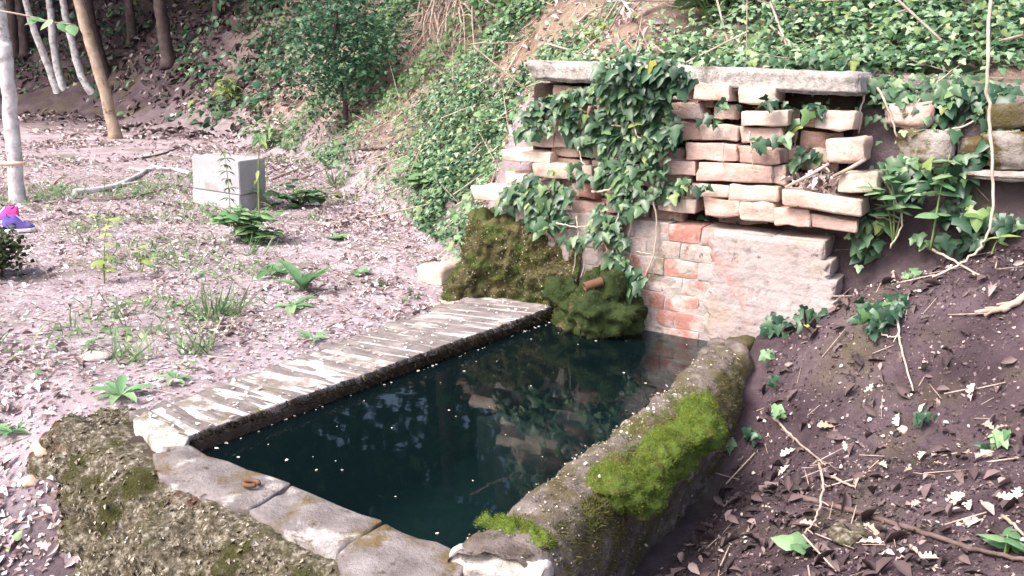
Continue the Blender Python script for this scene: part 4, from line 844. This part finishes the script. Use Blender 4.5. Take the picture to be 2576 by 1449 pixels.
for k, (px, py, nl, lab) in enumerate([(1925, 885, 6, 'tiny ivy sprig just below the low ivy patch'), (1945, 955, 5, 'tiny ivy sprig beside the broken far end of the mossy rim'), (1960, 1030, 7, 'tiny ivy sprig on dark soil level with the rim moss'), (1895, 1085, 7, 'tiny ivy sprig close to the moss on the rim'), (1830, 1110, 6, 'tiny ivy sprig touching the outer foot of the rim'),
        (2330, 1045, 8, 'small ivy sprig in the middle of the bare dark slope'), (2520, 1090, 7, 'small ivy sprig near the right edge on dark soil'), (2480, 1120, 3, 'single ivy shoot left of the sprig near the right edge'), (2290, 690, 6, 'small ivy sprig at the top of the bare dark slope'), (1030, 745, 9, 'ivy sprig beside the pale stone at the coping end')]):
    ivy_thing(lab, hit(px, py), [(px, py, 22, 12, nl + 2, .005)], [], nl + 2, .029, True, 'ivy_obj' if k % 2 else 'weed_obj')

# ================================================================== SINGLE PLANTS
def plant(name, label, cat, base, stems, tmpl, key, mat, lsize, per, droop=.2, srad=.003, smat='stem', start=.25, pairs=False, group=None):
    t = thing(name, label, cat, base, group); base = np.asarray(base, float)
    for (dx, dy, h) in stems:
        top = base + np.array([dx, dy, h]); mid = base + np.array([dx * .35, dy * .35, h * .6]); cp = curve_pts([base - np.array([0, 0, .01]), mid, top], 10)
        build('stem', *tube(cp, [srad * (1 - .6 * k / len(cp)) for k in range(len(cp))], 5), M[smat], t)
        for j in range(per):
            f = start + (1 - start) * (j + .5) / per; p = cp[min(int(f * (len(cp) - 1)), len(cp) - 1)]; an = j * 2.4 + random.uniform(-.4, .4)
            for s in ((0, math.pi) if pairs else (0,)):
                d = np.array([[math.cos(an + s), math.sin(an + s), random.uniform(-.1, .5) - droop]]); X, Y, Z = frames(np.array([[0, 0, 1.0]]), d, .15)
                leaf_part('leaf', tmpl, key, M[mat], t, p, X[0], Y[0], Z[0], lsize * random.uniform(.7, 1.15))
    return t
def rosette(label, base, n, tmpl, key, mat, size, up=.5, name='dock_plant', cat='plant', group=None):
    t = thing(name, label, cat, base, group); size = size * .78
    for j in range(n):
        an = j * 2.4 + random.uniform(-.3, .3); d = np.array([[math.cos(an), math.sin(an), up * random.uniform(.3, 1.6)]]); nz = np.array([[-math.cos(an) * up, -math.sin(an) * up, 1.0]])
        X, Y, Z = frames(nz, d, .12); leaf_part('leaf', tmpl, key, M[mat], t, np.asarray(base) + np.array([0, 0, .004]), X[0], Y[0], Z[0], size * random.uniform(.65, 1.2))
    return t
G = lambda px, py: tbase(px, py)
sb = G(868, 335)
sap = thing('sapling', 'dark green bushy sapling growing on the bank above the block', 'sapling', sb)
sd_ = lambda x, y, dy=0: ORG + (sb[1] + dy) / ray(x, y)[1] * ray(x, y)
cp = curve_pts([sb - np.array([0, 0, .05]), sd_(868, 250), sd_(848, 190), sd_(842, 110), sd_(848, 30)], 16); build('trunk', *tube(cp, [.028 - .018 * k / len(cp) for k in range(len(cp))], 8), M['bark_dark'], sap)
for (x, y) in [(780, 120), (760, 60), (930, 70), (960, 110), (820, 20), (900, 10), (790, 200), (905, 180)]:
    build('branch', *tube(curve_pts([sd_(845, y + 50), sd_((845 + x) / 2, y + 12), sd_(x, y, -.15)], 8), [.011 - .009 * k / 8 for k in range(9)], 5), M['bark_dark'], sap)
n = 3600; ctr = np.array([sd_(x, y, rng.uniform(-.35, .35)) for x, y in [(800, 110), (850, 80), (770, 70), (930, 80), (960, 120), (820, 30), (900, 20), (860, 150), (800, 190), (880, 200), (840, 240), (920, 150), (850, 20), (780, 150)]])
pos = ctr[rng.integers(0, len(ctr), n)] + rng.normal(0, 1, (n, 3)) * np.array([.17, .2, .14]); X, Y, Z = frames(np.tile([0, -.4, 1.0], (n, 1)), None, .5)
build('crown', *scatter(HEART_T, pos, X, Y, Z, rng.uniform(.025, .055, n)), M['sapling'], sap, False)
plant('elder_shoot', 'yellow-green feathery shoot standing alone at the foot of the bank', 'plant', G(570, 278), [(.02, 0, .42), (-.08, .05, .30), (.10, 0, .33)], LANCE_T, 'lance', 'yellow_obj', .15, 7, .1, .005, pairs=True, start=.45)
plant('weed_clump', 'light green leafy weed behind the concrete block', 'plant', G(640, 385) + np.array([.05, .25, 0]), [(.1, 0, .40), (-.12, 0, .30), (.2, .1, .34), (0, .1, .25), (.28, .1, .22), (-.2, .05, .22)], LANCE_T, 'lance', 'weed_obj', .20, 6, .25, .004, start=.3)
plant('weed_stalk', 'tall thin weed stalk in front of the block', 'plant', G(652, 560), [(.03, 0, .52)], LANCE_T, 'lance', 'yellow_obj', .10, 6, .2, .006, start=.2)
plant('weed_stalk', 'fine dark sprig in front of the block\'s pale face', 'plant', G(583, 575), [(-.02, 0, .47)], LANCE_T, 'lance', 'ivy_obj', .055, 16, .1, .003, start=.3, pairs=True)
plant('weed_clump', 'bushy green weed clump at the near corner of the block', 'plant', G(630, 612), [(random.uniform(-.22, .2), random.uniform(-.14, .12), random.uniform(.06, .22)) for _ in range(30)], HEART_T, 'heart', 'weed_obj', .075, 7, .25, .004, start=.2)
plant('weed_clump', 'low green weed patch right of the block', 'plant', G(745, 520), [(random.uniform(-.3, .3), random.uniform(-.3, .3), random.uniform(.05, .18)) for _ in range(14)], HEART_T, 'heart', 'ivy_obj', .09, 4, .2, .004, start=.4)
plant('weed_clump', 'light green weed patch at the foot of the bank left of the wall', 'plant', G(1075, 480), [(random.uniform(-.3, .3), random.uniform(-.25, .25), random.uniform(.06, .2)) for _ in range(16)], HEART_T, 'heart', 'weed_obj', .085, 5, .2, .004, start=.3)
plant('weed_clump', 'small bright weed beside the mossy left end of the wall', 'plant', G(1165, 640), [(random.uniform(-.1, .1), random.uniform(-.1, .1), random.uniform(.08, .2)) for _ in range(9)], HEART_T, 'heart', 'ivy_obj', .06, 5, .2, .004, start=.3)
rosette('upright dock plant with long leaves in the middle of the litter', G(762, 735), 9, DOCK_T, 'dock', 'weed_obj', .20, 1.3)
rosette('low dock plant just left of the upright dock plant', G(700, 690), 8, DOCK_T, 'dock', 'weed_obj', .16, .5)
rosette('broad-leaved plant in front of the upright dock plant', G(735, 775), 7, DOCK_T, 'dock', 'weed_obj', .14, .3)
rosette('flat pale-leaved plant near the far coping bricks', G(785, 860), 6, DOCK_T, 'dock', 'weed_obj', .10, .7)
rosette('broad-leaved plant among leaves below the weed patch', G(905, 690), 6, HEART_T, 'heart', 'weed_obj', .09, .4)
rosette('two-leaved plant lying flat near the mossy corner', G(945, 720), 4, HEART_T, 'heart', 'ivy_obj', .075, .3)
rosette('leafy plant right of the block foot with round leaves', G(850, 600), 6, HEART_T, 'heart', 'weed_obj', .10, .3)
rosette('green rosette close to the near coping bricks', G(305, 1000), 9, DOCK_T, 'dock', 'weed_obj', .11, .6)
rosette('pale green rosette at the left picture edge above the stone', G(30, 1095), 8, DOCK_T, 'dock', 'weed_obj', .09, .5)
rosette('small rosette between the two grass tufts by the coping', G(440, 960), 7, DOCK_T, 'dock', 'weed_obj', .075, .5)
for k, (px, py, nb, ln, lab) in enumerate([(550, 800, 70, .13, 'largest grass tuft in the litter left of the coping'), (500, 885, 50, .10, 'grass tuft nearer the coping than the largest tuft'), (330, 905, 30, .11, 'grass tuft with one long pale blade'), (640, 640, 30, .09, 'thin grass tuft below the block'), (850, 470, 40, .16, 'grass tuft at the foot of the bank'), (1110, 590, 40, .10, 'thin grass tuft left of the lowest loose brick')]):
    b = G(px, py); pos = b + np.column_stack([rng.normal(0, .03, (nb, 2)), np.zeros(nb)]); pos[:, 2] = tz(pos[:, 0], pos[:, 1]) - .003; d = rng.normal(0, .55, (nb, 3)); d[:, 2] = np.abs(d[:, 2]) + .5; X, Y, Z = frames(rng.normal(0, 1, (nb, 3)), d)
    o = build('grass_tuft', *scatter(BLADE_T, pos, X, Y, Z, ln * rng.uniform(.6, 1.2, nb), 1.2), M['grass'], None, False); props(o, lab, 'grass tuft', 'grass tufts left of the trough')
plant('seedling', 'tall yellow-leaved seedling on bare soil at the left', 'seedling', G(252, 590), [(-.03, 0, .12)], HEART_T, 'heart', 'yellow_obj', .075, 3, -.5, .003, start=.6)
plant('seedling', 'pale yellow-green seedling in front of the tall yellow one', 'seedling', G(262, 715), [(.05, 0, .30), (0, .02, .12)], HEART_T, 'heart', 'yellow_obj', .07, 4, -.2, .003, start=.5)
plant('seedling', 'small pale seedling right of the pale yellow-green one', 'seedling', G(355, 690), [(.0, 0, .13), (.05, 0, .08)], HEART_T, 'heart', 'yellow_obj', .055, 4, 0, .003, start=.5)
plant('seedling', 'three-leaved green seedling on the dark soil at the bottom', 'seedling', G(2000, 1400), [(0, 0, .035)], HEART_T, 'heart', 'weed_obj', .055, 4, .1, .003, start=.8)
plant('seedling', 'light green seedling in the bottom right corner', 'seedling', G(2525, 1405), [(0, 0, .05), (.03, .02, .03)], HEART_T, 'heart', 'weed_obj', .05, 4, .1, .003, start=.6)
plant('seedling', 'bright yellow-green seedling low on the bank at the right edge', 'seedling', G(2490, 650), [(.02, -.02, .08)], HEART_T, 'heart', 'yellow_obj', .06, 3, -.3, .003, start=.6)
plant('nettle', 'upright leafy nettle in front of the dark hollow right of the wall', 'nettle', hit(2350, 610) + WNRM * .1, [(.02, 0, .30)], HEART_T, 'heart', 'weed_obj', .085, 5, .1, .004, start=.3, pairs=True)
plant('nettle', 'bushy leafy plant against the wall\'s broken right end', 'nettle', hit(2260, 600) + WNRM * .1, [(-.06, 0, .26), (.05, 0, .22), (-.12, -.03, .20)], HEART_T, 'heart', 'weed_obj', .06, 5, .1, .004, start=.4, pairs=True)
plant('weed_clump', 'yellow-green shoot on the bank just above the slab', 'plant', G(1490, 135), [(.05, 0, .18), (-.05, 0, .14), (.1, .05, .15)], HEART_T, 'heart', 'yellow_obj', .075, 5, 0, .004, start=.4)
plant('weed_clump', 'leafy green bush at the top edge above the wall', 'plant', G(1800, 70), [(random.uniform(-.5, .5), random.uniform(-.3, .3), random.uniform(.2, .45)) for _ in range(14)], HEART_T, 'heart', 'weed_obj', .12, 6, .1, .005, start=.3)
bl = G(2068, 190); o = build('grass_tuft', *scatter(strip([(0, .03), (.3, .04), (.6, .035), (1, .004)], 1.0, .3), np.array([bl]), np.array([[0, 1.0, 0]]), np.array([[.25, 0, .97]]), np.array([[-.97, 0, .25]]), np.array([.16]), 1.3), M['yellow_obj'], None); props(o, 'single curved yellow-green blade above the slab', 'grass blade')
sh = G(6, 696); shr = thing('shrub', 'dark round shrub at the left picture edge', 'shrub', sh); n = 1500
pos = sh + np.array([-.04, 0, .12]) + rng.normal(0, 1, (n, 3)) * np.array([.06, .06, .045]); X, Y, Z = frames(np.tile([0, 0, 1.0], (n, 1)), None, .7); build('crown', *scatter(HEART_T, pos, X, Y, Z, rng.uniform(.012, .028, n)), M['shrub'], shr, False)
for k in range(5): build('stem', *tube([sh + np.array([-.05 + .01 * k, 0, -.02]), sh + np.array([-.10 + .03 * k, rng.normal(0, .03), .14])], [.006, .003], 5), M['bark_dark'], shr)
# overhanging twig with big leaves in the upper left corner
tw = thing('leafy_twig', 'overhanging twig with large round leaves near the pale trunks', 'twig', at_z(60, 38, 1.4) * 0 + (ORG + 4.2 * ray(60, 38))); e = [ORG + 4.2 * ray(x, y) for x, y in [(-120, 20), (0, 28), (70, 40), (130, 55), (190, 62)]]
build('stem', *tube(curve_pts(e, 14), [.006 - .0003 * k for k in range(15)][:len(curve_pts(e, 14))], 5), M['twig'], tw)
for (x, y) in [(80, 42), (98, 45), (128, 48), (150, 55), (178, 62)]:
    X, Y, Z = frames(np.array([[0, -.6, .8]]), np.array([[random.uniform(-.5, .8), 0, -.5]]), .2); leaf_part('leaf', HEART_T, 'heart', M['weed_obj'], tw, ORG + 4.2 * ray(x, y), X[0], Y[0], Z[0], .075)

# ================================================================== STICKS, STONES AND SMALL THINGS
def stick(label, pts, r, mat='twig', lift=.012, group=None, name='fallen_branch', cat='branch', onwall=None, jit=.0015):
    w = [(hit(x, y, 25) + np.array([0, 0, lift])) if onwall is None else on_wall(x, y, onwall) for x, y in pts]
    cp = curve_pts(w, 6 * len(pts), jit); n = len(cp); r = r * .78; parts = [tube(cp, [r * (1 - .55 * k / n) for k in range(n)], 7, wob=.10)]
    for k in range(3 if len(pts) > 2 else 1):
        i = random.randrange(n // 4, n - 2); d = (cp[i + 1] - cp[i]); d = d / np.linalg.norm(d); sd2 = np.cross(d, [0, 0, 1]) * random.choice([-1, 1]); e = cp[i] + (d * .7 + sd2 * .6) * random.uniform(4, 10) * r + np.array([0, 0, r * .5]); parts.append(tube(curve_pts([cp[i], (cp[i] + e) / 2 + sd2 * r * .5, e], 5), [r * .5, r * .45, r * .4, r * .34, r * .28, r * .22][:len(curve_pts([cp[i], e, e], 5))], 5))
    o = build(name, *join(parts), M[mat], None); return props(o, label, cat, group)
stick('long pale fallen branch curving over bare soil left of the block', [(190, 492), (275, 480), (335, 455), (392, 418)], .035, 'bark_pale', .02)
stick('pale branch end resting against the block\'s left side', [(478, 442), (440, 432), (395, 430)], .024, 'bark_pale', .02)
stick('thin dark branch on litter above the pale branch', [(310, 408), (400, 392), (470, 365)], .014, 'twig_dark')
stick('thin stick leaning on litter left of the block', [(130, 470), (165, 440)], .010)
stick('dark stick on soil below the long pale branch', [(185, 500), (300, 505), (420, 480)], .012, 'twig_dark')
stick('pale stick lying right of the block at the foot of the bank', [(680, 455), (740, 432), (790, 418)], .014)
stick('second pale stick just below the one right of the block', [(700, 470), (760, 452), (830, 425)], .012)
stick('brown branch lying across the bare patch of the bank', [(900, 385), (960, 382), (1015, 372)], .016, 'twig_dark', .03)
stick('long pale stick slanting down the bank towards the wall', [(1250, 325), (1190, 380), (1110, 430)], .012, 'twig', .05)
stick('upright dry stick among ivy below the twig heap', [(1090, 268), (1075, 300), (1060, 335)], .012, 'twig', .06)
stick('short dark stick in litter near the coping', [(570, 850), (598, 832)], .010, 'twig_dark')
stick('pale twig lying beside the far coping bricks', [(820, 830), (885, 808)], .007)
stick('thin twig lying behind the mossy wall base', [(1065, 570), (1140, 572), (1160, 576)], .007, 'twig', .02)
stick('dark fallen branch across the soil in the bottom right', [(1995, 1258), (2120, 1290), (2300, 1345), (2440, 1390), (2590, 1425)], .011, 'twig_dark', .012)
stick('thick brown branch entering from the right edge', [(2600, 742), (2530, 790), (2450, 803)], .016, 'twig', .02)
stick('pair of thin sticks on dark soil, left one', [(1945, 1060), (2000, 1115), (2075, 1180)], .006, 'twig')
stick('pair of thin sticks on dark soil, right one', [(1965, 1090), (2040, 1150), (2110, 1195)], .005, 'twig_dark')
stick('thin curved root standing up beside the dark fallen branch', [(2058, 1190), (2066, 1260), (2050, 1330), (2020, 1370)], .005, 'twig', .03)
stick('short pale twig touching the white oak leaf', [(2090, 1210), (2150, 1235)], .006)
stick('thin twig pointing to the bottom edge', [(2290, 1385), (2350, 1449)], .006)
stick('twig on the right side crossing the oak leaves', [(2520, 1310), (2590, 1372)], .006)
stick('long thin root running down the bare dark slope', [(2245, 700), (2255, 800), (2262, 880), (2295, 1000)], .006, 'vine', .02)
stick('thin rootlet at the foot of the small ivy clump', [(2205, 840), (2225, 860), (2265, 865)], .004, 'vine', .02)
stick('dead twig standing on the terrace above the wall', [(2165, 130), (2195, 70), (2210, 0)], .006, 'twig_dark', .06)
stick('thin dark twig lying on the light ivy above the slab', [(1900, 75), (1960, 92), (2000, 105)], .006, 'twig_dark', .12)
stick('white dead branch slanting over the bare earth above the slab', [(1535, -8), (1560, 40), (1590, 100)], .014, 'bark_pale', .10)
stick('thin dead twig curving over the bare earth patch', [(1450, 90), (1490, 60), (1540, 40)], .008, 'twig', .08)
hv = [on_wall(x, y, b) for x, y, b in [(2500, -330, .05), (2494, -120, .12), (2490, 0, .17), (2484, 180, .2), (2490, 300, .2), (2496, 420, .22), (2498, 520, .24), (2480, 600, .26), (2430, 655, .28), (2345, 697, .30)]]
cp = curve_pts(hv, 54, .002); o = build('hanging_vine', *tube(cp, [.0058 * (1 - .45 * k / len(cp)) for k in range(len(cp))], 7, wob=.08), M['vine'], None); props(o, 'long bare vine hanging in a hook at the right side', 'vine')
# heap of dry twigs high on the bank
hp = hit(1130, 120); heap = thing('twig_heap', 'heap of bare dry twigs high on the bank above the sapling', 'twig heap', hp)
for k in range(58):
    x = random.uniform(1060, 1195); y = random.uniform(-10, 110); x2 = x + random.gauss(-18, 28); y2 = y + random.uniform(35, 110)
    if k % 4 == 0: x2 = x + random.uniform(-90, 90); y2 = y + random.uniform(-10, 40)
    a_ = hit(x, y, 25); b_ = hit(x2, min(y2, 185), 25); l_ = random.uniform(.05, .28); m_ = (a_ + b_) / 2 + np.array([0, -.05, l_ * .7]) + rng.normal(0, .05, 3)
    r = random.uniform(.005, .014); build('twig', *tube(curve_pts([a_ + np.array([0, -.02, l_]), m_, b_ + np.array([0, 0, .02])], 6), [r, r * .9, r * .8, r * .7, r * .6, r * .5, r * .4][:7], 5), M['twig'], heap)
# debris with a stick in the wall's gap
nb = on_wall(2090, 470, -.02); nest = thing('debris_pile', 'dry twigs and leaf debris caught in the wall\'s gap', 'debris', nb)
for (p, q, r) in [((1975, 472), (2085, 412), .006), ((2095, 445), (2178, 400), .007)]: build('twig', *tube([on_wall(*p, .06), on_wall((p[0] + q[0]) / 2, (p[1] + q[1]) / 2 + 2, .05), on_wall(*q, .03)], r, 6), M['twig'], nest)
for k in range(26):
    x, y = random.uniform(2000, 2110), random.uniform(425, 485); an = random.uniform(0, 3.1); l = random.uniform(12, 32); build('twig', *tube([on_wall(x, y, random.uniform(-.04, .05)), on_wall(x + l * math.cos(an), y - l * math.sin(an), random.uniform(-.04, .05))], random.uniform(.0015, .004), 5), M['twig'], nest)
n = 70; pos = np.array([on_wall(rng.uniform(1985, 2115), rng.uniform(440, 492), rng.uniform(-.07, .05)) for _ in range(n)]); X, Y, Z = frames(np.tile(WNRM * .5 + np.array([0, 0, .8]), (n, 1)), None, .5)
o = build('leaf_crumbs', *scatter(CURL_T, pos, X, Y, Z, rng.uniform(.02, .05, n)), M['litter'], nest, False); o['kind'] = 'stuff'
# oak leaves on the dark soil
OAKS = [(2195, 975), (2260, 1050), (2440, 1020), (2500, 1095), (2540, 1085), (2150, 1245), (2120, 1120), (2000, 1140), (1985, 1180), (2310, 1170), (2340, 1160), (2370, 1180), (2420, 1150), (2480, 1140), (2270, 1205), (2230, 1190), (2060, 1340), (2340, 1340), (2400, 1250), (2500, 1260), (2560, 1240), (2440, 1270), (2540, 1310), (2390, 1290), (1940, 1290), (1925, 1110), (2170, 1330), (2470, 1320), (2290, 1290), (2150, 1380), (2360, 1420), (2100, 1085)]
MARKS = [('the flat crusty stone', 2150, 1345), ('the three-leaved seedling', 2000, 1390), ('the bottom right seedling', 2525, 1400), ('the ivy sprig near the right edge', 2520, 1090), ('the ivy sprig in mid slope', 2330, 1045), ('the pair of thin sticks', 2020, 1120), ('the round tan pebble', 2270, 1090), ('the middle of the dark fallen branch', 2300, 1345), ('the right end of the dark fallen branch', 2480, 1400)]
NTH = ['nearest to', 'second nearest to', 'third nearest to', 'fourth nearest to', 'fifth nearest to', 'sixth nearest to', 'seventh nearest to', 'eighth nearest to', 'ninth nearest to', 'tenth nearest to']
_own = {}
for p in OAKS: _own.setdefault(min(MARKS, key=lambda m: math.hypot(m[1] - p[0], m[2] - p[1]))[0], []).append(p)
OAKLAB = {}
for m in MARKS:
    for i, p in enumerate(sorted(_own.get(m[0], []), key=lambda p: math.hypot(m[1] - p[0], m[2] - p[1]))): OAKLAB[p] = 'pale dry oak leaf %s %s' % (NTH[i], m[0])
for k, (px, py) in enumerate(OAKS):
    h = hit(px, py); nn = tnorm(np.array([h[0]]), np.array([h[1]])); X, Y, Z = frames(nn, None, .3)
    o = leaf_part('oak_leaf', OAK2_T, 'oak', M['oak_obj'], None, h + np.array([0, 0, .014]), X[0], Y[0], Z[0], random.uniform(.032, .065)); props(o, OAKLAB[(px, py)], 'leaf', 'dry oak leaves on the dark soil')
def pebble(label, c, sx, sy, sz, mat='stone', name='stone'):
    bm = bmesh.new(); bmesh.ops.create_icosphere(bm, subdivisions=3, radius=1)
    for v in bm.verts:
        d = 1 + .22 * fract(v.co + Vector(c), 1.3); v.co = Vector((v.co.x * sx, v.co.y * sy, v.co.z * sz)) * d + Vector(c)
    props(build_bm(name, bm, M[mat], None, True), label, 'stone')
pebble('yellowish egg-shaped stone left of the trough\'s near corner', tbase(122, 1145) + np.array([0, 0, .015]), .045, .032, .028)
pebble('small orange-brown stone below the egg-shaped stone', tbase(75, 1215), .022, .02, .016)
pebble('flat pale stone in the litter at the far left', tbase(240, 905) + np.array([0, 0, .008]), .05, .035, .018, 'white_lime')
pebble('flat brown crusty stone below the dark fallen branch', tbase(2150, 1345), .06, .05, .018, 'tufa')
pebble('round tan pebble beside an oak leaf on the slope', tbase(2270, 1090), .014, .014, .012)
pebble('small dark stone on the bare soil by the coping', tbase(700, 955), .03, .025, .02, 'rim')
# dark knot of old metal set in the near rim slab
kp = at_z(632, 1222, .0); o = build('iron_ring', *tube([kp + np.array([.017 * math.cos(t), .012 * math.sin(t), .006]) for t in np.linspace(0, 5.6, 14)], .0055, 6), M['rust'], None); props(o, 'small dark rusty ring on the near rim slab', 'ring')
# ruined stone wall on the right bank
rw = thing('stone_wall', 'remains of an old pale stone wall half hidden by ivy at the right edge', 'wall', on_wall(2450, 450, 0))
def wstone(x0, y0, x1, y1, bf, dep=.18, mat='stone_grey', til=0.0, bev=.010, ro=.014):
    c = []
    for p in [(x0, y0), (x1, y0 + til), (x1, y1 + til), (x0, y1)]:
        q = on_wall(*p, bf); c.append((wall_ab(q)[0], q[2]))
    bm = bmesh.new(); f = [bm.verts.new(W(a, bf, z)) for a, z in c]; k = [bm.verts.new(W(a, bf - dep, z)) for a, z in c]; bm.faces.new(f[::-1]); bm.faces.new(k)
    for i in range(4): bm.faces.new((f[i], f[(i + 1) % 4], k[(i + 1) % 4], k[i]))
    bmesh.ops.recalc_face_normals(bm, faces=bm.faces); bmesh.ops.bevel(bm, geom=list(bm.edges), offset=bev, segments=3, affect='EDGES'); bmesh.ops.subdivide_edges(bm, edges=[e for e in bm.edges if e.calc_length() > .04], cuts=3, use_grid_fill=True); bm.normal_update()
    for v in bm.verts: v.co += v.normal * (ro * fract(v.co, 10) + .4 * ro * fract(v.co, 40, 2))
    build_bm('stone', bm, M[mat], rw, True)
wstone(2225, 262, 2345, 322, -.10, mat='brick'); wstone(2255, 328, 2402, 418, -.075); wstone(2405, 345, 2475, 420, -.10); wstone(2478, 335, 2600, 428, -.065); wstone(2604, 345, 2700, 440, -.06); wstone(2706, 350, 2820, 440, -.07); wstone(2826, 360, 2960, 470, -.06); wstone(2410, 428, 2690, 452, -.03, .24, til=8); wstone(2480, 262, 2620, 328, -.10, mat='rim')
# wooden pole at the left edge
tp = tbase(48, 512); pz = ORG + (tp[1] - .10) / ray(62, 411)[1] * ray(62, 411); pe = pz + np.array([-1.35, -.35, 0]); pe[2] = tz1(pe[0], pe[1]) + .02
pm = pz + (pe - pz) * .35; pm[2] = pz[2] - .03
o = build('wooden_pole', *tube(curve_pts([pz, pm, pe], 10), .013, 8), M['wood'], None); props(o, 'light wooden pole leaning past the pale trunk at the left edge', 'pole')
# two small trainers
def shoe(label, c, yaw, upper, L=.155):
    t = thing('shoe', label, 'shoe', c, 'shoes left on the ground'); ca, sa = math.cos(yaw), math.sin(yaw)
    def loc(x, y, z): return np.array([c[0] + x * ca - y * sa, c[1] + x * sa + y * ca, c[2] + z])
    def wd(u): return (.034 + .010 * math.sin(u * 3.2 + .4)) * (1 - max(0, (u - .82) / .18) ** 2 * .75) * (1 - max(0, (.1 - u) / .1) ** 2 * .4)
    sheet('sole', 20, 24, lambda u, v: (lambda an, x: loc((x - .5) * L * 1.05, wd(x) * 1.12 * math.copysign(abs(math.cos(an)) ** .5, math.cos(an)), .012 + .012 * math.copysign(abs(math.sin(an)) ** .5, math.sin(an))))(2 * math.pi * u, min(max(v, .002), .998)), M['shoe_white'], t, closed=True)
    def hgt(x): return .075 - .045 * float(S(.35, .8, np.array(x))) - .02 * max(0, (x - .85) / .15)
    sheet('upper', 20, 24, lambda u, v: (lambda an: loc((v - .5) * L, wd(v) * math.cos(an) * (1 - .25 * max(0, math.sin(an))), .02 + hgt(v) * max(0, math.sin(an)) ** .7))(math.pi * u), M[upper], t)
    sheet('collar', 18, 4, lambda u, v: loc((-.22 + .16 * math.cos(2 * math.pi * u)) * L, .024 * math.sin(2 * math.pi * u), .098 - .022 * v - .03 * (.5 + .5 * math.cos(2 * math.pi * u))), M['shoe_dark'], t, closed=True)
    sheet('tongue', 6, 6, lambda u, v: loc((-.06 + .22 * v) * L, (.5 - u) * .03, .092 - .035 * v + .004 * math.sin(math.pi * u)), M['shoe_white'], t)
g1 = tbase(50, 583); shoe('purple trainer with a thick white sole on the soil at the left', g1 + np.array([0, 0, .0]), .35, 'shoe_purple'); g2 = tbase(12, 562); shoe('pink and purple trainer cut by the left picture edge', g2, -2.6, 'shoe_pink')
